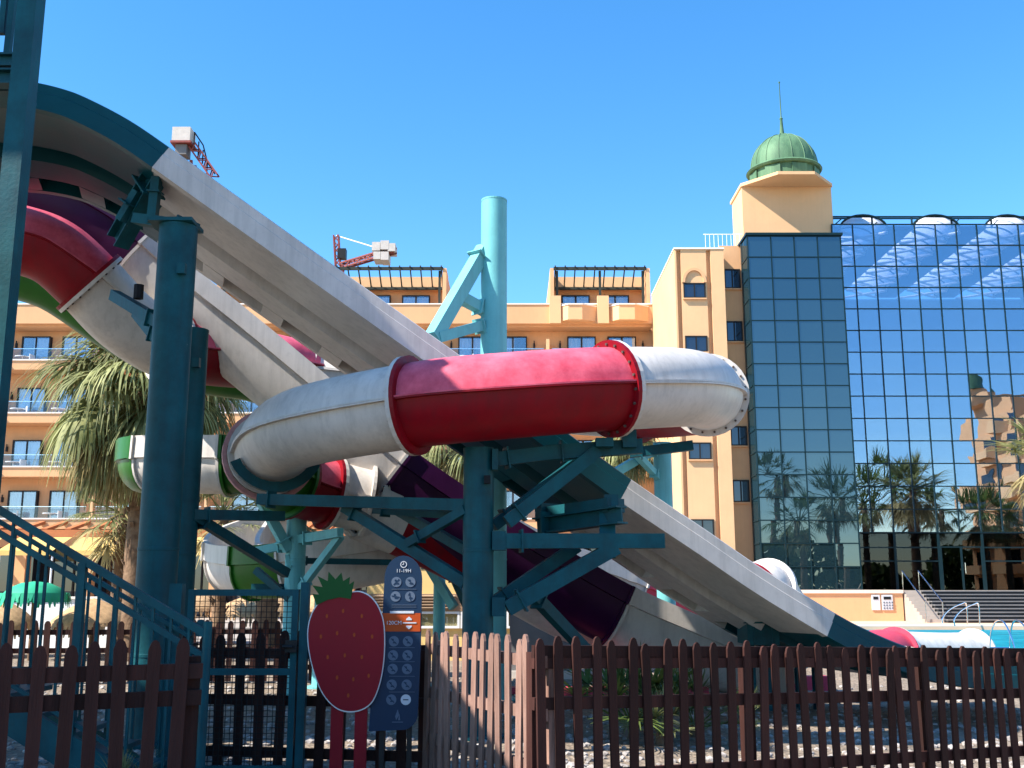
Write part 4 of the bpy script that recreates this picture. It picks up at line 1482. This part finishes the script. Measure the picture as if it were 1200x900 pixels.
# ------------------------------------------------------------------ height board (fruit cut-out and ruler panel)
def text_mesh(body, size, matn, loc, parent, name='lettering'):
    cu = bpy.data.curves.new('txt', 'FONT')
    cu.body = body; cu.size = size; cu.align_x = 'CENTER'; cu.align_y = 'CENTER'; cu.extrude = .0008; cu.resolution_u = 3
    tmp = bpy.data.objects.new('txt', cu); col.objects.link(tmp)
    dg = bpy.context.evaluated_depsgraph_get()
    me = bpy.data.meshes.new_from_object(tmp.evaluated_get(dg))
    bpy.data.objects.remove(tmp)
    me.materials.clear(); me.materials.append(M[matn])
    o = bpy.data.objects.new(name, me); col.objects.link(o)
    o.parent = parent
    o.location = Vector(loc) - ROOT[parent.name]
    o.rotation_euler = (R(90), 0, 0)
    ROOT[o.name] = Vector(loc)
    return o


def disc(c, r, th, n=24):
    c = Vector(c)
    return MB().prism([(c.x + r * math.cos(2 * math.pi * k / n), c.y, c.z + r * math.sin(2 * math.pi * k / n)) for k in range(n)], (0, th, 0))


def height_board():
    Y = 8.95
    q = lambda u, v, y=Y: P(u, v, y)
    base = q(430, 897)
    t = thing('height_board', 'blue rounded height board with orange 120CM band and round pictograms', 'sign', (base.x, Y, 0))
    # panel outline
    pts = []
    cxu = 472.5
    for k in range(13):
        a = math.pi - math.pi * k / 12
        pts.append(q(cxu + 22 * math.cos(a) + 0, 678 - 27 * math.sin(a)))
    pts += [q(493, 760), q(490, 828)]
    for k in range(1, 6):
        a = R(90 * k / 6)
        pts.append(q(490 - 20 + 20 * math.cos(a), 834 + 22 * math.sin(a)))
    pts += [q(432, 857), q(434, 830), q(446, 760)]
    panel = part('panel', MB().prism(pts, (0, .03, 0)), 'sign_blue', t)
    y1 = Y - .004

    def face(u0, v0, u1, v1, m_, name, y=y1):
        a, b = q(u0, v0, y), q(u1, v1, y)
        part(name, MB().span(a.x, b.x, y, y + .0035, b.z, a.z), m_, panel)
    face(447, 718.5, 492.5, 740, 'sign_orange', 'orange_band')
    face(457, 716, 485, 718.8, 'sign_white', 'white_strip', Y - .008)
    text_mesh('120CM', .044, 'sign_white', q(461.5, 730, Y - .008), panel)
    face(472, 729.3, 488, 730.6, 'sign_white', 'rule', Y - .008)
    for v in (726, 734):
        face(476, v - .8, 482.5, v + .8, 'sign_white', 'arrow_mark', Y - .008)
        a = q(479.2, v, Y - .008)
        s = 1 if v < 730 else -1
        part('arrow_mark', MB().prism([(a.x - .022, Y - .008, a.z + s * .006), (a.x + .022, Y - .008, a.z + s * .006), (a.x, Y - .008, a.z + s * .024)], (0, .003, 0)), 'sign_white', panel)
    text_mesh('11-19H', .042, 'sign_white', q(473, 669, y1), panel)
    c = q(473, 661.5, y1)
    n = 22
    vv = [(c.x + r_ * math.cos(2 * math.pi * k / n), y_, c.z + r_ * math.sin(2 * math.pi * k / n)) for y_ in (y1, y1 + .003) for r_ in (.028, .022) for k in range(n)]
    fs = []
    for k in range(n):
        k2 = (k + 1) % n
        fs += [(k, k2, n + k2, n + k), (k, 2 * n + k, 2 * n + k2, k2), (n + k, n + k2, 3 * n + k2, 3 * n + k)]
    clock = part('clock_icon', MB().add(vv, fs), 'sign_white', panel)
    part('clock_hand', MB().span(c.x - .0025, c.x + .0025, y1, y1 + .003, c.z, c.z + .017).span(c.x - .014, c.x, y1 + .0001, y1 + .0029, c.z - .0025, c.z + .0025), 'sign_white', clock)
    rows = [(682, 464.5, 481), (699, 463.5, 480.5)] + [(751.5, 461.5, 478), (768, 460.5, 477.5), (784, 460, 477), (802.5, 459, 476.5), (820, 458.5, 475.5)]
    ring_me = None
    for i, (v, ua, ub) in enumerate(rows):
        for j, u in enumerate((ua, ub)):
            c = q(u, v, y1)
            last = i == 6 and j == 1
            o = part('pictogram', disc(c, .042, .0035), 'sign_white' if last else 'sign_grey', panel)
            y2 = y1 - .003
            if last:
                part('pictogram_mark', MB().span(c.x - .022, c.x + .022, y2, y2 + .002, c.z - .004, c.z + .004), 'sign_blue', o)
            else:
                Mx = Matrix.Rotation(R(45 if i >= 2 else (-45, 40, 10, 80)[i * 2 + j]), 3, 'Y')
                part('pictogram_mark', MB().box((c.x, y2 + .001, c.z), (.066, .002, .007), Mx).box((c.x + .006, y2 + .0012, c.z - .012), (.028, .002, .010)).box((c.x - .008, y2 + .0012, c.z + .014), (.014, .002, .014)), 'sign_blue', o)
    for v in (690.5, 709, 711.5, 759, 775.5, 792.5, 811):
        face(459 if v < 715 else 456, v - .25, 488 if v < 715 else 486, v + .25, 'sign_grey', 'rule')
    c = q(466, 838, y1)
    part('emblem', MB().prism([(c.x - .012, y1, c.z - .04), (c.x - .020, y1, c.z - .01), (c.x, y1, c.z + .045), (c.x + .012, y1, c.z)], (0, .003, 0)).prism([(c.x + .004, y1 - .001, c.z - .04), (c.x + .022, y1 - .001, c.z - .04), (c.x + .014, y1 - .001, c.z + .012)], (0, .003, 0)), 'sign_grey', panel)
    part('emblem_line', MB().span(c.x - .045, c.x + .045, y1, y1 + .003, c.z - .058, c.z - .052), 'sign_grey', panel)
    # plain strawberry-shaped board in front, with white cut edge and a green leaf top
    out = [(404, 696), (422, 694), (437, 703), (447, 722), (450, 745), (449, 775), (444, 802), (434, 824), (416, 833), (396, 830), (379, 813), (368, 786), (362, 758), (362, 733), (370, 712), (385, 700)]
    sp, _ = spline([Vector((a, b, 0)) for a, b in out + out[:1]], 5)
    sp = sp[:-1]
    mx_, my_ = sum(p.x for p in sp) / len(sp), sum(p.y for p in sp) / len(sp)
    ye = Y - .035
    fb = thing('fruit_board', 'plain red strawberry-shaped board with green leaf top beside the height board', 'sign', (base.x - .3, ye, 0))
    part('white_edge', MB().prism([P(mx_ + (p.x - mx_) * 1.025, my_ + (p.y - my_) * 1.02, ye) for p in sp], (0, .025, 0)), 'sign_edge', fb)
    part('red_face', MB().prism([P(p.x, p.y, ye - .006) for p in sp], (0, .0055, 0)), 'sign_red', fb)
    rnd = random.Random(9)
    for u, v in ((383, 722), (402, 716), (424, 722), (376, 746), (395, 742), (415, 744), (436, 746), (384, 770), (404, 768), (424, 770), (395, 794), (414, 796), (432, 792), (408, 815)):
        c = P(u, v, ye - .010)
        part('seed', MB().prism([(c.x + .010 * math.cos(a), c.y, c.z + .018 * math.sin(a)) for a in [2 * math.pi * k / 8 for k in range(8)]], (0, .0035, 0)), 'sign_orange', fb)
    leaf = [(371, 709), (366, 696), (374, 697), (366, 686), (378, 688), (372, 675), (384, 681), (385, 670), (393, 679), (400, 671), (402, 681), (410, 676), (409, 685), (415, 681), (411, 702), (398, 700), (384, 703)]
    part('leaf_top', MB().prism([P(u, v, ye - .018) for u, v in leaf], (0, .012, 0)), 'sign_leaf', fb)
    for u in (396, 424):
        a = P(u, 822, ye + .06); g = P(u, 897, ye + .06)
        part('leg', MB().span(a.x - .05, a.x + .05, ye + .03, ye + .07, 0, a.z + .05), 'sign_red', fb)
        part('foot', MB().span(a.x - .13, a.x + .13, ye - .12, ye + .16, -.02, .035), 'sign_red', fb)
    for u in (448, 480):
        a = P(u, 850, Y + .06)
        part('leg', MB().span(a.x - .02, a.x + .02, Y + .034, Y + .074, 0, 1.2), 'frame_dark', t)
    part('foot', MB().span(P(440, 890, Y).x, P(488, 890, Y).x, Y - .1, Y + .2, -.02, .03), 'frame_dark', t)


height_board()


# ------------------------------------------------------------------ palms and plants
def frond_mesh(elev, length, fan, droop, seed, matn, seg=22, width=.05, spread=105):
    """a fan frond: a stalk leaving the crown at elev degrees, then a fan of narrow drooping blades"""
    rnd = random.Random(seed)
    mb = MB()
    e = R(elev)
    pts = []
    p = Vector((0, 0, 0)); d = Vector((math.cos(e), 0, math.sin(e)))
    for k in range(5):
        pts.append(p.copy())
        d = (d + Vector((0, 0, -.05 * droop))).normalized()
        p = p + d * length / 4
    mb.tube(pts, [.028, .024, .02, .017, .014], 5, False)
    tip = pts[-1]
    side = Vector((0, 1, 0)); up = side.cross(d) * -1
    for i in range(seg):
        a = R(-spread + 2 * spread * i / (seg - 1) + rnd.uniform(-3, 3))
        dd = (d * math.cos(a) + side * math.sin(a) + up * rnd.uniform(-.05, .22)).normalized()
        ln = fan * (0.72 + .28 * math.cos(a)) * rnd.uniform(.85, 1.08)
        q = tip.copy(); w = width
        row = []
        n = 5
        for k in range(n + 1):
            f = k / n
            ww = w * (.45 + 1.1 * f if f < .4 else max(.06, 1.25 * (1 - f) + .1)) * .5
            lat = dd.cross(Vector((0, 0, 1)))
            lat = lat.normalized() if lat.length > 1e-3 else side
            row.append((q - lat * ww, q + lat * ww))
            dd = (dd + Vector((0, 0, -1)) * (droop * .13 * (0.4 + 2.2 * f) * rnd.uniform(.7, 1.3))).normalized()
            q = q + dd * ln / n
        vv = [x for pr in row for x in pr]
        mb.add(vv, [(2 * k, 2 * k + 1, 2 * k + 3, 2 * k + 2) for k in range(n)], False)
    me = mb.mesh('frond'); me.materials.append(M[matn])
    return me


FR = {}


def fset(key, specs, **kw):
    FR[key] = [(el, frond_mesh(el, ln, fan, dr, i * 7 + len(key), m_, **kw)) for i, (el, ln, fan, dr, m_) in enumerate(specs)]


fset('weep', [(70, .9, 1.3, 1.6, 'leaf'), (45, 1.15, 1.5, 2.0, 'leaf'), (30, 1.25, 1.6, 2.4, 'leaf'), (10, 1.3, 1.6, 2.8, 'leaf'), (-5, 1.3, 1.6, 3.0, 'leaf'), (-22, 1.25, 1.5, 3.2, 'leaf_dry'), (-40, 1.15, 1.5, 3.0, 'leaf'), (-60, 1.0, 1.4, 2.4, 'leaf_dry')], seg=40, width=.075)
fset('fan', [(75, .7, .8, .35, 'leaf'), (50, .85, .9, .5, 'leaf'), (25, .9, .9, .6, 'leaf'), (0, .9, .9, .8, 'leaf'), (-25, .85, .9, .9, 'leaf_dry'), (-50, .8, .9, .8, 'leaf_dry')], seg=24, width=.06)
fset('deep', [(75, 1.0, 1.0, .35, 'leaf_deep'), (50, 1.2, 1.1, .5, 'leaf_deep'), (25, 1.3, 1.1, .6, 'leaf_deep'), (0, 1.3, 1.1, .8, 'leaf_deep'), (-25, 1.2, 1.1, .9, 'leaf'), (-55, 1.0, 1.0, .8, 'leaf_dry')], seg=22, width=.085)


def palm(label, x, y, zc, kind, n, sc_=1.0, r=.16, seed=1, lean=0, group='palms'):
    rnd = random.Random(seed)
    g = gz(x, y)
    t = thing('palm_tree', label, 'palm', (x, y, g), group)
    pts = [V(x + lean * (1 - k / 10) ** 2, y, g - .1 + (zc - g + .1) * k / 10) for k in range(11)]
    rs = [r * (1.35 - .35 * k / 10) * (1 + .08 * math.sin(k * 5.1)) for k in range(11)]
    tr = part('trunk', MB().tube(pts, rs, 14), 'trunk', t)
    # leaf-base stubs up the trunk
    st = MB()
    for k in range(int((zc - g) * 9)):
        z = g + .3 + (zc - g - .3) * rnd.random()
        a = rnd.uniform(0, 6.28)
        f = (z - g) / (zc - g)
        rr = r * (1.35 - .35 * f) * 1.0
        xx = x + lean * (1 - f) ** 2
        p = V(xx + rr * math.cos(a), y + rr * math.sin(a), z)
        st.beam(p, p + V(math.cos(a) * .07, math.sin(a) * .07, .12), .09, .03)
    if st.v:
        part('leaf_base', st, 'trunk', tr)['kind'] = 'stuff'
    ga = 2.399
    for k in range(n):
        f = (k + .5) / n
        el = 82 - 152 * f + rnd.uniform(-12, 12)
        me = min(FR[kind], key=lambda q: abs(q[0] - el))[1]
        s = sc_ * rnd.uniform(.85, 1.12)
        inst('frond', me, t, (x, y, zc - .25 * f + rnd.uniform(-.1, .1)), (rnd.uniform(-.12, .12), rnd.uniform(-.12, .12), k * ga + rnd.uniform(-.2, .2)), (s, s, s))
    return t


def palms():
    a = P(172, 470, 24); palm('big shaggy palm with weeping straw-green fronds behind the thickest pillar', a.x, 24, a.z + .35, 'weep', 110, 1.12, .2, 1)
    a = P(146, 596, 27); palm('small pale palm before the hotel awnings', a.x, 27, a.z, 'fan', 30, 1.0, .15, 2)
    a = P(262, 602, 21); palm('slender palm with short yellowed fronds beside the mesh gate', a.x, 21, a.z, 'fan', 22, .72, .10, 3)
    a = P(318, 590, 26); palm('bushy yellow-green palm behind the low flume', a.x, 26, a.z, 'fan', 30, 1.0, .2, 4)
    a = P(527, 530, 33); palm('tall palm with drooping dry skirt behind the thick teal post', a.x, 33, a.z + .6, 'weep', 34, .8, .2, 5)
    a = P(735, 520, 36); palm('tall palm behind the slim post under the tube bend', a.x, 36, a.z + .5, 'weep', 34, .8, .2, 6)
    a = P(1232, 535, 43.5); palm('green palm in front of the mirrored glass hall', a.x, 43.5, a.z, 'fan', 60, 1.45, .2, 7)
    # palms standing beside the viewer, mirrored in the glass
    for i, (u, v, D, s) in enumerate(((1040, 572, 96, 1.75), (1012, 590, 92, 1.6), (966, 585, 98, 1.6), (925, 612, 90, 1.5), (1092, 602, 90, 1.3), (1152, 604, 92, 1.6), (898, 560, 96, 1.2), (1178, 610, 94, 1.3))):
        a = P(u, v, D)
        palm('dark palm across the pool mirrored in the glass hall', a.x, 2 * GY2 - D, a.z, 'deep', 34, s, .22, 20 + i, group='palms mirrored in the glass')


palms()


def low_plants():
    for i, (u, v, Y, k, s) in enumerate(((742, 845, 12.2, 16, .55), (775, 890, 11.8, 12, .42), (722, 835, 14.0, 8, .4), (815, 870, 12.6, 12, .45), (872, 850, 14.0, 8, .35), (140, 898, 8.0, 9, .30))):
        a = P(u, v, Y)
        g = gz(a.x, Y)
        t = thing('fan_plant', ['large low fan palm plant behind the long picket fence', 'sunlit low fan palm tuft at the foot of the long fence', 'small yellow fan palm by the pink kerb', 'spiky fan palm tuft in the gravel behind the long fence', 'small fan palm tuft in the gravel nearest the slide foot', 'small fan palm sprout at the foot of the stairs fence'][i], 'plant', (a.x, Y, g), 'low fan palms')
        rnd = random.Random(40 + i)
        part('stem', MB().tube([(a.x, Y, g - .05), (a.x, Y, g + .3 * s)], [.07, .05], 8), 'trunk', t)
        for q in range(k):
            el = 85 - 75 * q / k
            me = min(FR['deep' if i in (0, 3) else 'fan'], key=lambda z: abs(z[0] - el))[1]
            ss = s * rnd.uniform(.8, 1.1)
            inst('frond', me, t, (a.x, Y, g + .2 * s), (rnd.uniform(-.2, .2), rnd.uniform(-.2, .2), q * 2.399), (ss, ss, ss))


low_plants()


# ------------------------------------------------------------------ small buildings and pool furniture at the left and middle
def kiosk():
    x0, x1 = xat(430, 690, 24), xat(640, 690, 24)
    t = thing('snack_kiosk', 'yellow stucco kiosk with louvred vents and white windows behind the slides', 'building', ((x0 + x1) / 2, 24, 0))
    zt = zat(648, 24)
    part('wall', MB().span(x0, x1, 24, 27, 0, zt), 'kiosk', t)
    part('roof_edge', MB().span(x0 - .15, x1 + .15, 23.85, 27.1, zt + .002, zt + .14), 'cornice', t)
    za, zb = zat(716, 24), zat(696, 24)
    part('vent_band', MB().span(x0 + .05, x1 - .05, 23.93, 23.998, za, zb), 'louvre', t)
    for k in range(5):
        z = za + .04 + (zb - za - .06) * k / 5
        for i in range(4):
            xa = x0 + .15 + i * 1.0
            part('slat', MB().box((xa + .42, 23.9, z + .03), (.84, .05, .035), Matrix.Rotation(R(30), 3, 'X')), 'louvre', t)
    for i in range(4):
        xa = x0 + .12 + i * 1.02
        w = part('window', MB().span(xa, xa + .9, 23.95, 23.99, .75, za - .06), 'glass_door', t)
        f = MB().span(xa - .05, xa, 23.93, 23.999, .7, za - .01).span(xa + .9, xa + .95, 23.93, 23.999, .7, za - .01).span(xa, xa + .9, 23.93, 23.999, .7, .75).span(xa, xa + .9, 23.93, 23.999, za - .06, za - .01)
        part('frame', f, 'white_paint', w)


kiosk()


def backdrop_left():
    # low white pool wall
    t = thing('white_wall', 'low white wall behind the far picket fence', 'wall', (-11, 30, 0))
    part('wall', MB().span(-22, xat(158, 720, 27.6), 27.6, 27.9, 0, zat(702, 27.6)), 'white_paint', t)
    part('coping', MB().span(-22, xat(158, 720, 27.6) + .05, 27.55, 27.95, zat(702, 27.6) + .002, zat(702, 27.6) + .06), 'cornice', t)
    # thatched parasols and one green one
    for i, (u, v, Y, r, m_) in enumerate(((110, 702, 25.5, .95, 'thatch'), (5, 705, 25.2, .8, 'thatch'), (42, 681, 24.0, .75, 'parasol_green'), (305, 695, 30, 1.3, 'thatch'), (385, 690, 31, 1.3, 'thatch'), (225, 690, 31, 1.2, 'thatch'))):
        a = P(u, v, Y)
        lab = ['wider straw thatched sunshade beside the green fringed one', 'smaller straw thatched sunshade beside the green fringed one', 'green fringed sunshade shaped like a palm top', 'large straw sunshade seen through the mesh gate', 'large straw sunshade behind the fruit-shaped board', 'large straw sunshade behind the thickest pillar'][i]
        s = thing('sunshade', lab, 'sunshade', (a.x, Y, 0), 'sunshades')
        part('pole', MB().tube([(a.x, Y, 0), (a.x, Y, a.z)], .05, 8), 'trunk', s)
        zt = a.z + (.0 if m_ == 'thatch' else 0)
        prof = [(0, .02), (r * .25, -.05), (r * .6, -.22), (r * .95, -.48), (r, -.62), (r * .93, -.58)] if m_ == 'thatch' else [(0, 0), (r * .4, -.04), (r * .75, -.16), (r * .95, -.34), (r, -.46)]
        canopy = part('canopy', MB().lathe((a.x, Y, zt), prof, 20), m_, s)
        rnd = random.Random(i)
        fr = MB()
        for k in range(54):
            an = 2 * math.pi * k / 54 + rnd.uniform(-.05, .05)
            p = V(a.x + r * .97 * math.cos(an), Y + r * .97 * math.sin(an), zt + prof[-2][1] + .08)
            q = p + V(.06 * math.cos(an), .06 * math.sin(an), -rnd.uniform(.16, .34))
            lat = V(-math.sin(an), math.cos(an), 0) * .06
            fr.add([p - lat, p + lat, q + lat * .3, q - lat * .3], [(0, 1, 2, 3)])
        part('fringe', fr, m_, canopy)
    # grey side panel and pink kerb round the splash area
    a, b = P(597, 690, 17.5), P(636, 690, 17.5)
    t = thing('grey_screen', 'plain dark grey screen panel behind the thick teal post', 'screen', ((a.x + b.x) / 2, 17.5, 0))
    part('panel', MB().span(a.x, b.x + .6, 19.6, 19.7, .12, zat(676, 19.6)), 'grey_panel', t)
    part('foot', MB().span(a.x, b.x + .6, 19.5, 19.8, -.1, .118), 'concrete', t)
    t = thing('pink_kerb', 'low pink kerb round the splash area behind the fence', 'kerb', (2.5, 16.3, -.1))
    part('kerb', MB().span(-.6, 3.0, 16.6, 16.85, -.2, .09), 'pink_gel', t)
    part('kerb', MB().span(3.3, 5.6, 19.2, 19.45, -.3, .05), 'pink_gel', t)


backdrop_left()


# ------------------------------------------------------------------ construction cranes far behind
def lattice(mb, a, b, w, n, r=.06):
    a, b = Vector(a), Vector(b)
    T = (b - a).normalized()
    up = V(0, 1, 0) if abs(T.z) > .7 else V(0, 0, 1)
    C = up.cross(T).normalized(); N = T.cross(C)
    cor = [(-1, -1), (1, -1), (1, 1), (-1, 1)]
    L = (b - a).length
    for x, y in cor:
        mb.beam(a + (C * x + N * y) * w / 2, b + (C * x + N * y) * w / 2, r * 1.6, r * 1.6)
    for k in range(n):
        p0, p1 = a + T * L * k / n, a + T * L * (k + 1) / n
        for i in range(4):
            c0, c1 = cor[i], cor[(i + 1) % 4]
            if k % 2:
                c0, c1 = c1, c0
            mb.beam(p0 + (C * c0[0] + N * c0[1]) * w / 2, p1 + (C * c1[0] + N * c1[1]) * w / 2, r, r)
    return mb


def cranes():
    Y = 110
    a = P(396, 312, Y); top = P(394, 276, Y)
    t = thing('tower_crane', 'far tower crane with pale counterweight blocks on a sloping red jib', 'crane', (a.x, Y, 0), 'tower cranes')
    part('mast', lattice(MB(), (a.x, Y, -1), (a.x, Y, a.z), 1.1, 26, .10), 'crane_red', t)
    part('mast_head', lattice(MB(), (a.x, Y, a.z + .01), (top.x, Y, top.z), .5, 5, .10), 'crane_red', t)
    j0, j1 = P(400, 312, Y), P(463, 293, Y - 3)
    part('jib', lattice(MB(), j0, j1, .55, 10, .10), 'crane_red', t)
    for u, v, s in ((442, 292, 1.25), (452, 290.5, 1.3), (460, 293, 1.15), (452, 303, 1.2), (443, 302.5, 1.1)):
        part('counterweight', MB().box(P(u, v, Y - 2.5), (s * .68, 1.8 + s * .2, s * .75)), 'concrete', t)
    part('cable', MB().tube([top, P(440, 290, Y - 2)], .07, 5), 'white_paint', t)
    part('cab', MB().box(P(401, 298, Y), (.9, .9, 1.1)), 'frame_dark', t)
    a = P(217, 170, Y)
    t = thing('tower_crane', 'far tower crane top with pale ballast block and red lattice', 'crane', (a.x, Y, 0), 'tower cranes')
    part('mast', lattice(MB(), (P(211, 300, Y).x, Y + 1.2, -1), (P(214, 200, Y).x, Y + 1.2, zat(186, Y)), 1.5, 30, .18), 'crane_red', t)
    part('ballast', MB().span(P(205, 160, Y).x, P(226, 160, Y).x, Y - 1, Y + 1, zat(169, Y), zat(153, Y)), 'concrete', t)
    part('ballast', MB().span(P(209, 160, Y).x, P(222, 160, Y).x, Y - .8, Y + .8, zat(184, Y), zat(172.5, Y)), 'grey_panel', t)
    part('platform', MB().span(P(204, 160, Y).x, P(228, 160, Y).x, Y - 1.2, Y + 1.2, zat(172, Y), zat(169.5, Y)), 'crane_red', t)
    part('jib', lattice(MB(), P(226, 171, Y), P(252, 208, Y), .8, 7, .11), 'crane_red', t)
    rl = MB()
    for u, v in ((228, 155), (233, 166), (238, 176), (243, 190)):
        p = P(u, v, Y)
        rl.tube([p, p + V(0, 0, -1.6)], .08, 5)
    rl.tube([P(228, 155, Y), P(238, 170, Y), P(243, 190, Y), P(252, 204, Y)], .08, 5)
    part('railing', rl, 'frame_dark', t)


cranes()


# ------------------------------------------------------------------ hotel wing across the pool, seen mirrored in the glass
def mirrored_wing():
    x0 = 54.0
    ya, yb = -22.0, 6.0
    t = thing('hotel_wing', 'stepped orange hotel wing with balconies mirrored in the glass hall', 'building', (x0 + 8, -30, 0))
    for k in range(8):
        z0 = 2.95 * k; z1 = z0 + 2.95
        ye = yb - max(0, k - 3) * 5.5
        xs = x0 + max(0, k - 4) * .6
        part('wall', MB().span(xs, x0 + 16, ya, ye, z0, z1 - .002), 'stucco', t)
        for i in range(6):
            y0 = ye - .6 - i * 7.2
            if y0 - 5.6 < ya:
                break
            a = part('balcony_band', MB().prism([(xs - .01, y0, z0 + .05), (xs - 1.5, y0 - .9, z0 + .05), (xs - 1.5, y0 - 4.8, z0 + .05), (xs - .01, y0 - 5.7, z0 + .05)], (0, 0, 1.0)), 'stucco_pale', t)
            part('window', MB().span(xs - .06, xs - .005, y0 - 4.6, y0 - 1.2, z0 + 1.0, z0 + 2.6), 'glass_tower', t)
    part('turret', MB().span(x0 + .3, x0 + 3.3, -22, -19, 23.6, 24.6), 'stucco_pale', t)
    part('turret_roof', MB().lathe((x0 + 1.8, -20.5, 24.6), [(2.0, 0), (1.8, .3), (1.4, 1.2), (.8, 1.9), (.3, 2.3), (.1, 3.2), (0, 3.3)], 12), 'copper_green', t)


mirrored_wing()


def tree_belt():
    rnd = random.Random(77)
    mb = MB()
    for i in range(9000):
        x = rnd.uniform(4, 125)
        hgt = 5.5 + 2.2 * math.sin(x * .21) + 1.3 * math.sin(x * .63 + 1)
        z = hgt * rnd.random() ** .8
        y = -46 + rnd.uniform(-3, 3) * (1 - z / 14)
        a, b = rnd.uniform(0, 6.28), rnd.uniform(-1, 1)
        s_ = rnd.uniform(.25, .6)
        p = V(x, y, z)
        u = V(math.cos(a), math.sin(a), b * .5).normalized() * s_
        w = V(-math.sin(a) * .4, math.cos(a) * .4, 1).normalized() * s_ * .7
        mb.add([p - u - w, p + u - w, p + u + w, p - u + w], [(0, 1, 2, 3)])
    o = part('tree_belt', mb, 'leaf_deep')
    tag(o, 'far belt of dark shrubs mirrored low in the glass hall', 'shrubs', kind='stuff')


tree_belt()
